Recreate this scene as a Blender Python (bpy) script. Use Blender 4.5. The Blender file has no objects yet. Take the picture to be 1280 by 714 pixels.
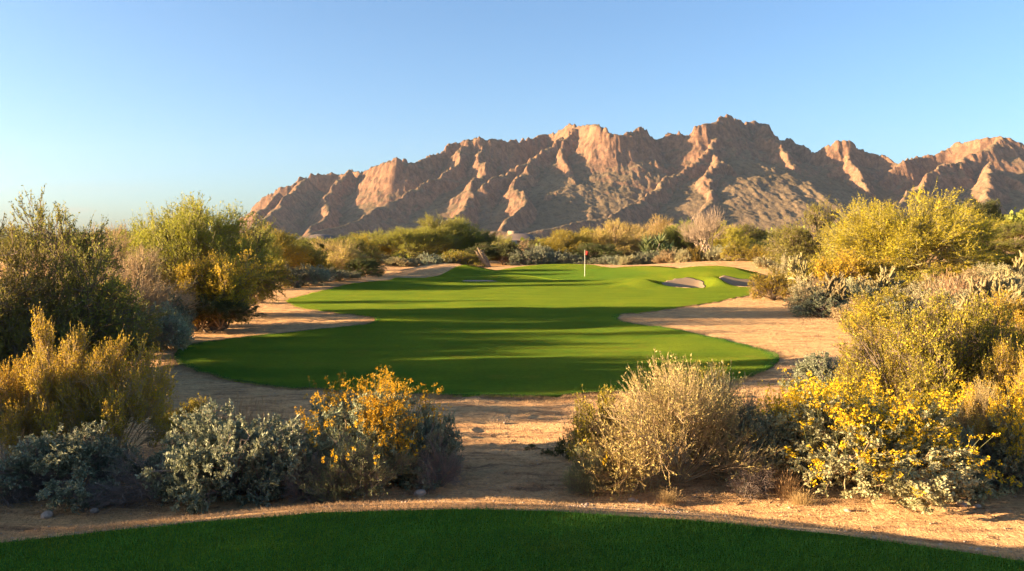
import bpy, math, random
import numpy as np
from mathutils import Vector

# ------------------------------------------------------------------ camera, light, exposure
SC = bpy.context.scene
COL = SC.collection
F = 1000.0            # focal length in photo pixels (photo 1280 x 714)
EYE = 2.9
PITCH = math.atan(0.05)
cam = bpy.data.cameras.new('camera')
cam.sensor_width = 36.0
cam.lens = 36.0 * F / 1280.0
cam.clip_start = 0.1
cam.clip_end = 60000
camo = bpy.data.objects.new('camera', cam)
COL.objects.link(camo)
camo.location = (0, 0, EYE)
camo.rotation_euler = (math.pi / 2 - PITCH, 0, 0)
SC.camera = camo

SUN_EL = math.radians(8.5)
SUN_BACK = math.radians(7)
S = Vector((-math.cos(SUN_BACK) * math.cos(SUN_EL), -math.sin(SUN_BACK) * math.cos(SUN_EL), math.sin(SUN_EL)))
world = bpy.data.worlds.new('World')
SC.world = world
world.use_nodes = True
wn = world.node_tree.nodes
wl = world.node_tree.links
sky = wn.new('ShaderNodeTexSky')
sky.sky_type = 'NISHITA'
sky.sun_disc = False
sky.sun_elevation = SUN_EL
sky.sun_rotation = math.radians(270) - SUN_BACK
sky.altitude = 600
sky.air_density = 0.9
sky.dust_density = 2.5
sky.ozone_density = 3.0
bg = wn['Background']
bg.inputs[1].default_value = 0.057
# a faint wisp of high cloud low in the sky on the left
tcw = wn.new('ShaderNodeTexCoord')
def wmath(op, a, b=None, c=None):
    m = wn.new('ShaderNodeMath'); m.operation = op
    for i, v in enumerate((a, b, c)):
        if v is None: continue
        if isinstance(v, (int, float)): m.inputs[i].default_value = v
        else: wl.new(v, m.inputs[i])
    return m.outputs[0]
sx = wn.new('ShaderNodeSeparateXYZ'); wl.new(tcw.outputs['Generated'], sx.inputs[0])
ysafe = wmath('MAXIMUM', sx.outputs[1], 0.05)
az = wmath('DIVIDE', sx.outputs[0], ysafe); elv = wmath('DIVIDE', sx.outputs[2], ysafe)
cmb = wn.new('ShaderNodeCombineXYZ'); wl.new(wmath('MULTIPLY', az, 14.0), cmb.inputs[0]); wl.new(wmath('MULTIPLY', elv, 110.0), cmb.inputs[1])
cn = wn.new('ShaderNodeTexNoise'); cn.inputs['Scale'].default_value = 1.0; cn.inputs['Detail'].default_value = 4; wl.new(cmb.outputs[0], cn.inputs['Vector'])
def wisp(ca, ce, wa, we, k):
    da = wmath('DIVIDE', wmath('SUBTRACT', az, ca), wa); de = wmath('DIVIDE', wmath('SUBTRACT', elv, ce), we)
    r2 = wmath('ADD', wmath('MULTIPLY', da, da), wmath('MULTIPLY', de, de))
    return wmath('MULTIPLY', wmath('EXPONENT', wmath('MULTIPLY', r2, -1.0)), k)
wf = wmath('ADD', wisp(-0.547, 0.0445, 0.022, 0.0032, 0.9), wisp(-0.53, 0.072, 0.10, 0.006, 0.16))
wf = wmath('MULTIPLY', wf, cn.outputs['Fac'])
wm = wn.new('ShaderNodeMix'); wm.data_type = 'RGBA'; wl.new(wf, wm.inputs[0]); wl.new(sky.outputs[0], wm.inputs[6]); wm.inputs[7].default_value = (2.3, 1.9, 1.5, 1)
wl.new(wm.outputs[2], bg.inputs[0])
sun = bpy.data.lights.new('sun', 'SUN')
sun.energy = 4.6
sun.angle = math.radians(0.5)
sun.color = (1.0, 0.70, 0.40)
suno = bpy.data.objects.new('sun', sun)
suno.rotation_euler = S.to_track_quat('Z', 'Y').to_euler()
suno.location = (-60, -20, 40)
COL.objects.link(suno)
SC.view_settings.view_transform = 'Standard'
SC.view_settings.look = 'None'
SC.view_settings.exposure = 2.68
SC.view_settings.gamma = 1.0
SC.cycles.max_bounces = 6
SC.cycles.diffuse_bounces = 3
SC.cycles.transmission_bounces = 3
SC.cycles.transparent_max_bounces = 6
SC.cycles.use_denoising = True

rng = np.random.default_rng(7)

# ------------------------------------------------------------------ noise
def _hash(ix, iy, seed):
    h = (ix.astype(np.int64) * 374761393 + iy.astype(np.int64) * 668265263 + seed * 1442695041) & 0xFFFFFFFF
    h = ((h ^ (h >> 13)) * 1274126177) & 0xFFFFFFFF
    h = h ^ (h >> 16)
    return (h & 0xFFFF) / 65535.0

def vnoise(x, y, seed=0):
    x = np.asarray(x, float); y = np.asarray(y, float)
    ix = np.floor(x); iy = np.floor(y)
    fx = x - ix; fy = y - iy
    ux = fx * fx * fx * (fx * (fx * 6 - 15) + 10); uy = fy * fy * fy * (fy * (fy * 6 - 15) + 10)
    a = _hash(ix, iy, seed); b = _hash(ix + 1, iy, seed)
    c = _hash(ix, iy + 1, seed); d = _hash(ix + 1, iy + 1, seed)
    return (a * (1 - ux) + b * ux) * (1 - uy) + (c * (1 - ux) + d * ux) * uy   # 0..1

def fbm(x, y, octaves=4, seed=0, gain=0.5, ridged=False):
    s = 0.0; a = 1.0; t = 0.0
    for o in range(octaves):
        n = vnoise(x * 2 ** o + 17.3 * o, y * 2 ** o - 9.1 * o, seed + o)
        if ridged: n = 1 - np.abs(2 * n - 1)
        s = s + a * n; t += a; a *= gain
    return s / t

def sst(a, b, x):
    t = np.clip((x - a) / (b - a), 0, 1)
    return t * t * (3 - 2 * t)

# ------------------------------------------------------------------ ground height
def tee_edge(x):
    xs = [-14, -9, -6, -3.43, -2.5, -1.5, -0.25, 0.36, 1.5, 2.45, 3.2, 4.6, 7, 12]
    ys = [0.5, 2.6, 4.1, 5.26, 5.58, 5.85, 5.95, 5.88, 5.65, 5.32, 4.95, 4.3, 2.6, -2]
    return np.interp(x, xs, ys)

MOUNDS = [  # x, y, sx, sy, h
    (5.3, 88, 9, 6.5, 0.75), (-6.5, 79, 4.8, 3.0, 1.05), (-0.5, 70, 3.6, 1.6, 0.36), (3, 104, 30, 7, 0.85),
    (13.6, 61.9, 4.6, 2.5, 1.05), (17.5, 63.2, 3.5, 2.8, 0.75), (20, 82, 9, 7, 1.15), (30, 75, 8, 9, 0.9),
    (12.3, 56.9, 1.7, 1.1, -0.34), (17.0, 57.6, 1.4, 1.0, -0.34), (14.75, 57.6, 0.8, 1.7, 0.55), (9.3, 57.2, 1.7, 2.2, 0.52),
    (-3.2, 65.5, 2.6, 1.1, -0.18), (-8.0, 66, 3.5, 2.2, 0.18),
    (-16.5, 62, 6, 5, 0.58), (-14, 88, 7, 7, 0.55), (9, 27, 3.0, 2.4, 0.12), (6.5, 20, 2.5, 1.2, 0.06),
]

def height(x, y):
    x = np.asarray(x, float); y = np.asarray(y, float)
    z = np.zeros(np.broadcast(x, y).shape)
    w = np.clip(1 - (y - tee_edge(x)) / 3.2, 0, 1)
    tee = w * w * (3 - 2 * w) * 0.35 + w * 0.65
    z = z + 0.9 * tee
    for mx, my, sx, sy, h in MOUNDS:
        z = z + h * np.exp(-((x - mx) / sx) ** 2 - ((y - my) / sy) ** 2)
    right = sst(0, 16, x - 7.5 - 0.19 * y) * sst(13, 26, y)
    z = z + 1.7 * right + 3.9 * sst(22, 75, x - 0.1 * y) * sst(30, 95, y)
    left = sst(0, 14, -x - 8 - 0.16 * y) * sst(8, 20, y)
    z = z + 0.7 * left
    z = z + 0.6 * sst(85, 110, y) + np.clip(y - 130, 0, 2000) * 0.0012
    rough = 1 - np.clip(tee * 1.3 - 0.25, 0, 1)
    z = z + (fbm(x * 0.22, y * 0.22, 3, 5) - 0.5) * 0.16 * sst(6, 9, y) + ((fbm(x * 1.3, y * 1.3, 3, 9) - 0.5) * 0.07 + (fbm(x * 4.5, y * 5.5, 3, 19) - 0.5) * 0.045) * rough * (y > tee_edge(x) + 0.02) * (1 - inside_fairway(x, y))
    return z

def ray(px, row):
    d = Vector(((px - 640) / F, 1.0, 0)) 
    cx = (px - 640) / F; cy = (357 - row) / F
    cp, sp = math.cos(PITCH), math.sin(PITCH)
    return np.array([cx, cp + cy * sp, -sp + cy * cp])

def hit(px, row):
    r = ray(px, row)
    t = np.geomspace(3.0, 4000, 6000)
    p = r[None, :] * t[:, None]; p[:, 2] += EYE
    below = p[:, 2] <= height(p[:, 0], p[:, 1])
    i = int(np.argmax(below)) if below.any() else len(t) - 1
    return float(p[i, 0]), float(p[i, 1])

# fairway outline: left and right edge against distance
_FW = None
def inside_fairway(x, y, soft=0.35):
    if _FW is None: return np.zeros(np.broadcast(x, y).shape)
    ys, xl, xr = _FW
    l = np.interp(y, ys, xl); r = np.interp(y, ys, xr)
    ins = np.minimum(x - l, r - x)
    ins = np.where((y < ys[0]) | (y > ys[-1]), -1, ins)
    return sst(0.0, soft, ins)

_left = [(497, 610), (494, 490), (490, 412), (482, 345), (475, 290), (466, 248), (458, 228), (450, 219), (444, 219), (438, 226), (431, 246), (425, 280), (419, 330), (414, 385), (409, 440), (405, 464), (401, 471), (398, 466), (394, 446), (390, 412), (386, 380), (381, 362), (377, 357), (373, 362), (368, 385), (363, 408), (358, 432)]
_right = [(497, 640), (494, 735), (489, 830), (482, 885), (472, 930), (462, 960), (453, 972), (445, 972), (438, 958), (430, 925), (422, 888), (415, 850), (408, 806), (403, 778), (399, 769), (395, 775), (390, 805), (384, 850), (378, 895), (373, 920), (369, 945), (363, 965), (358, 985)]
def _edge(tr):
    out = []
    for row, px in tr:
        r = ray(px, row); t = EYE / -r[2]
        out.append((r[1] * t, r[0] * t))
    return out
el = _edge(_left) + [(62, -9.6), (66, -9.4), (70, -8.3), (76, -6.2), (82, -3.0), (87, 0.5), (90, 4.0)]
er = _edge(_right) + [(60, 18.6), (64, 19.5), (69, 17.0), (74, 14.2), (80, 11.2), (86, 8.6), (90, 6.0)]
ys_f = np.unique(np.concatenate([np.linspace(el[0][0], 90, 420)]))
xl_f = np.interp(ys_f, [a for a, b in el], [b for a, b in el])
xr_f = np.interp(ys_f, [a for a, b in er], [b for a, b in er])
def smooth(v, n=5):
    k = np.ones(n) / n
    return np.convolve(np.pad(v, n // 2, mode='edge'), k, 'valid')
xl_f = smooth(xl_f); xr_f = smooth(xr_f)
_FW = (ys_f, xl_f, xr_f)

# ------------------------------------------------------------------ mesh helpers
def mesh(name, v, quads=None, tris=None, smooth_shade=False, mat=None):
    v = np.ascontiguousarray(v, dtype=np.float32).reshape(-1, 3)
    me = bpy.data.meshes.new(name)
    faces = []
    sizes = []
    if quads is not None and len(quads):
        faces.append(np.asarray(quads, np.int32).ravel()); sizes.append(np.full(len(quads), 4, np.int32))
    if tris is not None and len(tris):
        faces.append(np.asarray(tris, np.int32).ravel()); sizes.append(np.full(len(tris), 3, np.int32))
    loops = np.concatenate(faces); sizes = np.concatenate(sizes)
    starts = np.concatenate([[0], np.cumsum(sizes)[:-1]]).astype(np.int32)
    me.vertices.add(len(v)); me.vertices.foreach_set('co', v.ravel())
    me.loops.add(len(loops)); me.loops.foreach_set('vertex_index', loops)
    me.polygons.add(len(sizes)); me.polygons.foreach_set('loop_start', starts)
    try: me.polygons.foreach_set('loop_total', sizes)
    except Exception: pass
    if smooth_shade: me.polygons.foreach_set('use_smooth', np.ones(len(sizes), bool))
    me.update(calc_edges=True)
    if mat: me.materials.append(mat)
    return me

def link(name, me, parent=None, **props):
    o = bpy.data.objects.new(name, me)
    COL.objects.link(o)
    if parent: o.parent = parent
    for k, v in props.items(): o[k] = v
    return o

def thing(name, label, cat, loc=(0, 0, 0), rz=0, group=None):
    o = bpy.data.objects.new(name, None)
    COL.objects.link(o)
    o.empty_display_size = 0.2
    o.location = loc; o.rotation_euler = (0, 0, rz)
    o['label'] = label; o['category'] = cat
    if group: o['group'] = group
    return o

def grid_faces(nr, nc, wrap=False):
    i = np.arange(nr - 1)[:, None]; j = np.arange(nc if wrap else nc - 1)[None, :]
    j2 = (j + 1) % nc
    return np.stack([i * nc + j, i * nc + j2, (i + 1) * nc + j2, (i + 1) * nc + j], -1).reshape(-1, 4)

def box(cx, cy, cz, sx, sy, sz):
    x, y, z = sx / 2, sy / 2, sz / 2
    v = np.array([(-x, -y, -z), (x, -y, -z), (x, y, -z), (-x, y, -z), (-x, -y, z), (x, -y, z), (x, y, z), (-x, y, z)]) + (cx, cy, cz)
    q = [(0, 3, 2, 1), (4, 5, 6, 7), (0, 1, 5, 4), (1, 2, 6, 5), (2, 3, 7, 6), (3, 0, 4, 7)]
    return v, np.array(q)

def join(parts):
    vs, qs, n = [], [], 0
    for v, q in parts:
        vs.append(v); qs.append(np.asarray(q) + n); n += len(v)
    return np.concatenate(vs), np.concatenate(qs)

# ------------------------------------------------------------------ materials
def newmat(name):
    m = bpy.data.materials.new(name); m.use_nodes = True
    m.cycles.use_bump_map_correction = False
    nt = m.node_tree; nt.nodes.clear()
    out = nt.nodes.new('ShaderNodeOutputMaterial')
    return m, nt, out

def node(nt, kind, **kw):
    n = nt.nodes.new(kind)
    for k, v in kw.items(): setattr(n, k, v)
    return n

def ramp(nt, fac, stops):
    r = node(nt, 'ShaderNodeValToRGB')
    e = r.color_ramp.elements
    while len(e) < len(stops): e.new(0.5)
    for i, (p, c) in enumerate(stops):
        e[i].position = p; e[i].color = (*c, 1)
    nt.links.new(fac, r.inputs[0])
    return r.outputs[0]

def noise_tex(nt, scale, detail=4, rough=0.55, coord=None, mapping=None):
    n = node(nt, 'ShaderNodeTexNoise')
    n.inputs['Scale'].default_value = scale; n.inputs['Detail'].default_value = detail; n.inputs['Roughness'].default_value = rough
    if coord is not None: nt.links.new(coord, n.inputs['Vector'])
    return n

def mixc(nt, fac, a, b, mode='MIX'):
    m = node(nt, 'ShaderNodeMix', data_type='RGBA', blend_type=mode)
    if hasattr(fac, 'links') or hasattr(fac, 'is_output'): nt.links.new(fac, m.inputs[0])
    else: m.inputs[0].default_value = fac
    for s, v in ((6, a), (7, b)):
        if isinstance(v, tuple): m.inputs[s].default_value = (*v, 1)
        else: nt.links.new(v, m.inputs[s])
    return m.outputs[2]

def math_n(nt, op, a, b=None, clamp=False):
    m = node(nt, 'ShaderNodeMath', operation=op); m.use_clamp = clamp
    for i, v in enumerate((a, b)):
        if v is None: continue
        if isinstance(v, (int, float)): m.inputs[i].default_value = v
        else: nt.links.new(v, m.inputs[i])
    return m.outputs[0]

def scattered_normal(nt, coord, scale, up, side, base=None):
    """the many small facets of a rough surface: each grain or blade turns its own way"""
    sc = node(nt, 'ShaderNodeVectorMath', operation='SCALE'); sc.inputs['Scale'].default_value = scale
    nt.links.new(coord, sc.inputs[0])
    wn_ = node(nt, 'ShaderNodeTexNoise'); wn_.inputs['Scale'].default_value = 1.0; wn_.inputs['Detail'].default_value = 1.0
    nt.links.new(sc.outputs[0], wn_.inputs['Vector'])
    sub = node(nt, 'ShaderNodeVectorMath', operation='SUBTRACT'); sub.inputs[1].default_value = (0.5, 0.5, 0.5)
    nt.links.new(wn_.outputs['Color'], sub.inputs[0])
    mul = node(nt, 'ShaderNodeVectorMath', operation='MULTIPLY'); mul.inputs[1].default_value = (side, side, side * 0.3)
    nt.links.new(sub.outputs[0], mul.inputs[0])
    if base is None:
        base = node(nt, 'ShaderNodeNewGeometry').outputs['Normal']
    up_ = node(nt, 'ShaderNodeVectorMath', operation='SCALE'); up_.inputs['Scale'].default_value = up
    nt.links.new(base, up_.inputs[0])
    add = node(nt, 'ShaderNodeVectorMath', operation='ADD')
    nt.links.new(mul.outputs[0], add.inputs[0]); nt.links.new(up_.outputs[0], add.inputs[1])
    nn = node(nt, 'ShaderNodeVectorMath', operation='NORMALIZE'); nt.links.new(add.outputs[0], nn.inputs[0])
    return nn.outputs[0]

def leaf_mat(name, a, b, trans=0.35, rare=None, rough=0.6):
    m, nt, out = newmat(name)
    g = node(nt, 'ShaderNodeNewGeometry'); oi = node(nt, 'ShaderNodeObjectInfo')
    tc = node(nt, 'ShaderNodeTexCoord')
    c = mixc(nt, g.outputs['Random Per Island'], a, b)
    if rare:
        f = math_n(nt, 'GREATER_THAN', g.outputs['Random Per Island'], 1 - rare[1])
        c = mixc(nt, f, c, rare[0])
    n = noise_tex(nt, 1.6, 2, coord=tc.outputs['Object'])
    v = math_n(nt, 'MULTIPLY_ADD', n.outputs['Fac'], 0.9); nt.nodes[-1].inputs[2].default_value = 0.52
    v2 = math_n(nt, 'MULTIPLY_ADD', oi.outputs['Random'], 0.35); nt.nodes[-1].inputs[2].default_value = 0.82
    vv = math_n(nt, 'MULTIPLY', v, v2)
    hs = node(nt, 'ShaderNodeHueSaturation')
    h = math_n(nt, 'MULTIPLY_ADD', oi.outputs['Random'], 0.03); nt.nodes[-1].inputs[2].default_value = 0.485
    nt.links.new(h, hs.inputs['Hue']); nt.links.new(vv, hs.inputs['Value']); nt.links.new(c, hs.inputs['Color'])
    d = node(nt, 'ShaderNodeBsdfPrincipled'); d.inputs['Roughness'].default_value = rough
    d.inputs['Specular IOR Level'].default_value = 0.25
    nt.links.new(hs.outputs[0], d.inputs['Base Color'])
    t = node(nt, 'ShaderNodeBsdfTranslucent'); nt.links.new(hs.outputs[0], t.inputs['Color'])
    mx = node(nt, 'ShaderNodeMixShader'); mx.inputs[0].default_value = trans
    nt.links.new(d.outputs[0], mx.inputs[1]); nt.links.new(t.outputs[0], mx.inputs[2])
    nt.links.new(mx.outputs[0], out.inputs[0])
    return m

def wood_mat(name, a, b, scale=30):
    m, nt, out = newmat(name)
    tc = node(nt, 'ShaderNodeTexCoord'); g = node(nt, 'ShaderNodeNewGeometry')
    n = noise_tex(nt, scale, 3, coord=tc.outputs['Object'])
    c = mixc(nt, n.outputs['Fac'], a, b)
    c = mixc(nt, math_n(nt, 'MULTIPLY', g.outputs['Random Per Island'], 0.5), c, b)
    d = node(nt, 'ShaderNodeBsdfPrincipled'); d.inputs['Roughness'].default_value = 0.85
    nt.links.new(c, d.inputs['Base Color']); nt.links.new(d.outputs[0], out.inputs[0])
    return m

def plain_mat(name, col, rough=0.7, var=0.25, scale=6.0):
    m, nt, out = newmat(name)
    tc = node(nt, 'ShaderNodeTexCoord')
    n = noise_tex(nt, scale, 5, coord=tc.outputs['Object'])
    c = mixc(nt, n.outputs['Fac'], tuple(x * (1 - var) for x in col), tuple(min(1, x * (1 + var)) for x in col))
    d = node(nt, 'ShaderNodeBsdfPrincipled'); d.inputs['Roughness'].default_value = rough
    nt.links.new(c, d.inputs['Base Color']); nt.links.new(d.outputs[0], out.inputs[0])
    return m

def soil_mat():
    m, nt, out = newmat('desert_soil')
    g = node(nt, 'ShaderNodeNewGeometry'); P = g.outputs['Position']
    big = noise_tex(nt, 0.35, 4, 0.6, P); mid = noise_tex(nt, 2.2, 5, 0.65, P); fine = noise_tex(nt, 28, 4, 0.7, P)
    mp = node(nt, 'ShaderNodeMapping'); mp.inputs['Scale'].default_value = (0.5, 2.6, 1); nt.links.new(P, mp.inputs[0])
    strk = noise_tex(nt, 1.6, 5, 0.7, mp.outputs[0])
    c = ramp(nt, mid.outputs['Fac'], [(0.3, (0.38, 0.20, 0.085)), (0.5, (0.58, 0.34, 0.16)), (0.7, (0.72, 0.47, 0.24))])
    c2 = ramp(nt, big.outputs['Fac'], [(0.35, (0.60, 0.34, 0.155)), (0.65, (0.64, 0.42, 0.21))])
    c = mixc(nt, 0.45, c, c2)
    sf = ramp(nt, strk.outputs['Fac'], [(0.38, (1, 1, 1)), (0.5, (0, 0, 0))])
    c = mixc(nt, math_n(nt, 'MULTIPLY', sf, 0.75), c, (0.22, 0.13, 0.075))
    ff = ramp(nt, fine.outputs['Fac'], [(0.3, (0.55, 0.55, 0.55)), (0.6, (1.1, 1.1, 1.1))])
    c = mixc(nt, 0.7, c, ff, 'MULTIPLY')
    cl = noise_tex(nt, 8, 6, 0.75, P); cf = ramp(nt, cl.outputs['Fac'], [(0.36, (0.42, 0.38, 0.35)), (0.47, (0.92, 0.92, 0.92)), (0.66, (1.18, 1.16, 1.12))])
    c = mixc(nt, 0.65, c, cf, 'MULTIPLY')
    pt = noise_tex(nt, 0.8, 6, 0.7, mp.outputs[0]); pf = ramp(nt, pt.outputs['Fac'], [(0.50, (0, 0, 0)), (0.62, (1, 1, 1))])
    c = mixc(nt, math_n(nt, 'MULTIPLY', pf, 0.5), c, (0.33, 0.24, 0.12))
    d = node(nt, 'ShaderNodeBsdfPrincipled'); d.inputs['Roughness'].default_value = 0.95; d.inputs['Specular IOR Level'].default_value = 0.1
    nt.links.new(c, d.inputs['Base Color'])
    b = node(nt, 'ShaderNodeBump'); b.inputs['Strength'].default_value = 1.0; b.inputs['Distance'].default_value = 0.085
    hsum = math_n(nt, 'MULTIPLY_ADD', mid.outputs['Fac'], 1.6); nt.links.new(fine.outputs['Fac'], nt.nodes[-1].inputs[2])
    h3 = math_n(nt, 'ADD', hsum, math_n(nt, 'MULTIPLY', strk.outputs['Fac'], 1.2))
    h4 = math_n(nt, 'ADD', h3, math_n(nt, 'MULTIPLY', cl.outputs['Fac'], 1.3))
    nt.links.new(h4, b.inputs['Height'])
    sn = scattered_normal(nt, P, 140, 0.9, 2.0, b.outputs[0])
    nt.links.new(sn, d.inputs['Normal'])
    nt.links.new(d.outputs[0], out.inputs[0])
    return m

def turf_mat(name, a, b, up=0.5, tip=(0.97, 0.95, 0.0)):
    m, nt, out = newmat(name)
    g = node(nt, 'ShaderNodeNewGeometry'); P = g.outputs['Position']
    big = noise_tex(nt, 0.5, 4, 0.6, P); mid = noise_tex(nt, 5, 4, 0.6, P); fine = noise_tex(nt, 90, 3, 0.7, P)
    mp = node(nt, 'ShaderNodeMapping'); mp.inputs['Scale'].default_value = (0.12, 1.2, 1); nt.links.new(P, mp.inputs[0])
    strk = noise_tex(nt, 0.9, 3, 0.5, mp.outputs[0])
    f = math_n(nt, 'ADD', math_n(nt, 'MULTIPLY', big.outputs['Fac'], 0.4), math_n(nt, 'ADD', math_n(nt, 'MULTIPLY', mid.outputs['Fac'], 0.3), math_n(nt, 'MULTIPLY', strk.outputs['Fac'], 0.35)))
    f2 = ramp(nt, f, [(0.42, (0, 0, 0)), (0.62, (1, 1, 1))])
    c = mixc(nt, f2, a, b)
    ff = ramp(nt, fine.outputs['Fac'], [(0.3, (0.6, 0.6, 0.6)), (0.65, (1.25, 1.25, 1.25))])
    c = mixc(nt, 0.8, c, ff, 'MULTIPLY')
    tuft = noise_tex(nt, 14, 5, 0.7, P); tf_ = ramp(nt, tuft.outputs['Fac'], [(0.34, (0.5, 0.55, 0.5)), (0.5, (1, 1, 1)), (0.68, (1.35, 1.25, 1.0))])
    c = mixc(nt, 0.8, c, tf_, 'MULTIPLY')
    dry = noise_tex(nt, 0.9, 5, 0.65, P); df = ramp(nt, dry.outputs['Fac'], [(0.56, (0, 0, 0)), (0.72, (1, 1, 1))])
    c = mixc(nt, math_n(nt, 'MULTIPLY', df, 0.5), c, (0.40, 0.34, 0.06))
    nrm = scattered_normal(nt, P, 160, up, 8.0)
    d = node(nt, 'ShaderNodeBsdfPrincipled'); d.inputs['Roughness'].default_value = 0.75; d.inputs['Specular IOR Level'].default_value = 0.12
    nt.links.new(c, d.inputs['Base Color']); nt.links.new(nrm, d.inputs['Normal'])
    t = node(nt, 'ShaderNodeBsdfTranslucent'); nt.links.new(nrm, t.inputs['Normal'])
    c3 = mixc(nt, 0.6, c, tip); nt.links.new(c3, t.inputs['Color'])
    mx = node(nt, 'ShaderNodeMixShader'); mx.inputs[0].default_value = 0.65
    nt.links.new(d.outputs[0], mx.inputs[1]); nt.links.new(t.outputs[0], mx.inputs[2])
    nt.links.new(mx.outputs[0], out.inputs[0])
    return m

def rock_mat():
    m, nt, out = newmat('mountain_rock')
    g = node(nt, 'ShaderNodeNewGeometry'); P = g.outputs['Position']
    sep = node(nt, 'ShaderNodeSeparateXYZ'); nt.links.new(g.outputs['Normal'], sep.inputs[0])
    n1 = noise_tex(nt, 0.006, 6, 0.6, P); n2 = noise_tex(nt, 0.035, 6, 0.7, P); n3 = noise_tex(nt, 0.16, 6, 0.75, P)
    mp = node(nt, 'ShaderNodeMapping'); mp.inputs['Scale'].default_value = (1, 1, 0.25); nt.links.new(P, mp.inputs[0])
    n4 = noise_tex(nt, 0.05, 5, 0.7, mp.outputs[0])
    rock = ramp(nt, n2.outputs['Fac'], [(0.3, (0.14, 0.08, 0.05)), (0.5, (0.235, 0.133, 0.078)), (0.72, (0.31, 0.185, 0.112))])
    scrub = ramp(nt, n1.outputs['Fac'], [(0.35, (0.135, 0.098, 0.055)), (0.65, (0.205, 0.145, 0.083))])
    spots = ramp(nt, n3.outputs['Fac'], [(0.45, (0, 0, 0)), (0.6, (1, 1, 1))])
    scrub = mixc(nt, math_n(nt, 'MULTIPLY', spots, 0.4), scrub, (0.12, 0.10, 0.055))
    sl = math_n(nt, 'ADD', sep.outputs[2], math_n(nt, 'MULTIPLY', math_n(nt, 'SUBTRACT', n2.outputs['Fac'], 0.5), 0.5))
    k = ramp(nt, sl, [(0.66, (0, 0, 0)), (0.86, (1, 1, 1))])
    c = mixc(nt, k, rock, scrub)
    ck = ramp(nt, n4.outputs['Fac'], [(0.36, (0.45, 0.45, 0.47)), (0.5, (1, 1, 1)), (0.7, (1.25, 1.2, 1.1))])
    c = mixc(nt, 0.75, c, ck, 'MULTIPLY')
    sp = ramp(nt, n3.outputs['Fac'], [(0.38, (0.6, 0.6, 0.58)), (0.52, (1, 1, 1))])
    c = mixc(nt, 0.8, c, sp, 'MULTIPLY')
    d = node(nt, 'ShaderNodeBsdfDiffuse'); d.inputs['Roughness'].default_value = 0.5
    nt.links.new(c, d.inputs['Color'])
    b = node(nt, 'ShaderNodeBump'); b.inputs['Strength'].default_value = 0.8; b.inputs['Distance'].default_value = 8
    hh = math_n(nt, 'ADD', n4.outputs['Fac'], math_n(nt, 'MULTIPLY', n3.outputs['Fac'], 0.3))
    nt.links.new(hh, b.inputs['Height']); nt.links.new(b.outputs[0], d.inputs['Normal'])
    nt.links.new(d.outputs[0], out.inputs[0])
    return m

M = {}
M['soil'] = soil_mat()
M['turf'] = turf_mat('fairway_turf', (0.060, 0.27, 0.040), (0.24, 0.42, 0.048))
M['green'] = turf_mat('putting_turf', (0.17, 0.37, 0.045), (0.27, 0.45, 0.055))
M['tee'] = turf_mat('tee_turf', (0.055, 0.23, 0.030), (0.17, 0.36, 0.036))
M['sand'] = plain_mat('bunker_sand', (0.27, 0.18, 0.10), 0.95, 0.15, 3)
M['rock'] = rock_mat()
M['stone'] = plain_mat('pebble', (0.36, 0.27, 0.20), 0.9, 0.35, 2)
M['blade'] = leaf_mat('grass_blade', (0.045, 0.13, 0.012), (0.10, 0.20, 0.022), 0.35)
M['straw'] = leaf_mat('dry_straw', (0.46, 0.31, 0.145), (0.30, 0.19, 0.085), 0.25)
M['straw_pale'] = leaf_mat('pale_straw', (0.46, 0.36, 0.14), (0.36, 0.28, 0.09), 0.25)
M['palo'] = leaf_mat('palo_verde_leaf', (0.36, 0.31, 0.02), (0.55, 0.44, 0.03), 0.4)
M['palo_green'] = leaf_mat('palo_verde_green_leaf', (0.25, 0.26, 0.025), (0.38, 0.36, 0.04), 0.4)
M['mesquite'] = leaf_mat('mesquite_leaf', (0.16, 0.18, 0.03), (0.26, 0.26, 0.045), 0.35)
M['mesquite_dark'] = leaf_mat('dark_mesquite_leaf', (0.075, 0.095, 0.025), (0.13, 0.145, 0.035), 0.3)
M['olive'] = leaf_mat('creosote_leaf', (0.20, 0.175, 0.018), (0.34, 0.26, 0.025), 0.35, rare=((0.52, 0.36, 0.03), 0.18))
M['golden'] = leaf_mat('golden_creosote_leaf', (0.40, 0.30, 0.02), (0.62, 0.45, 0.03), 0.35, rare=((0.72, 0.48, 0.04), 0.25))
M['grey'] = leaf_mat('grey_green_leaf', (0.22, 0.25, 0.14), (0.33, 0.35, 0.22), 0.2)
M['greytan'] = leaf_mat('tan_grey_leaf', (0.32, 0.31, 0.15), (0.44, 0.41, 0.22), 0.2)
M['blue'] = leaf_mat('blue_grey_leaf', (0.20, 0.25, 0.22), (0.30, 0.35, 0.31), 0.2)
M['greydark'] = leaf_mat('dull_sage_leaf', (0.15, 0.165, 0.085), (0.23, 0.24, 0.14), 0.2)
M['sage'] = leaf_mat('sage_needle', (0.17, 0.20, 0.08), (0.28, 0.28, 0.12), 0.25)
M['drytree'] = leaf_mat('dry_leaf', (0.30, 0.22, 0.11), (0.42, 0.31, 0.16), 0.3)
M['flower'] = leaf_mat('yellow_flower', (0.74, 0.46, 0.015), (0.88, 0.60, 0.02), 0.3)
M['goldleaf'] = leaf_mat('golden_tree_leaf', (0.36, 0.27, 0.05), (0.52, 0.38, 0.08), 0.35)
M['agave'] = leaf_mat('agave_leaf', (0.09, 0.13, 0.045), (0.15, 0.18, 0.06), 0.1)
M['cholla'] = leaf_mat('cholla_spine', (0.25, 0.205, 0.085), (0.36, 0.30, 0.14), 0.2)
M['leafy'] = leaf_mat('bright_mesquite_leaf', (0.20, 0.20, 0.03), (0.31, 0.28, 0.05), 0.4)
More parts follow.
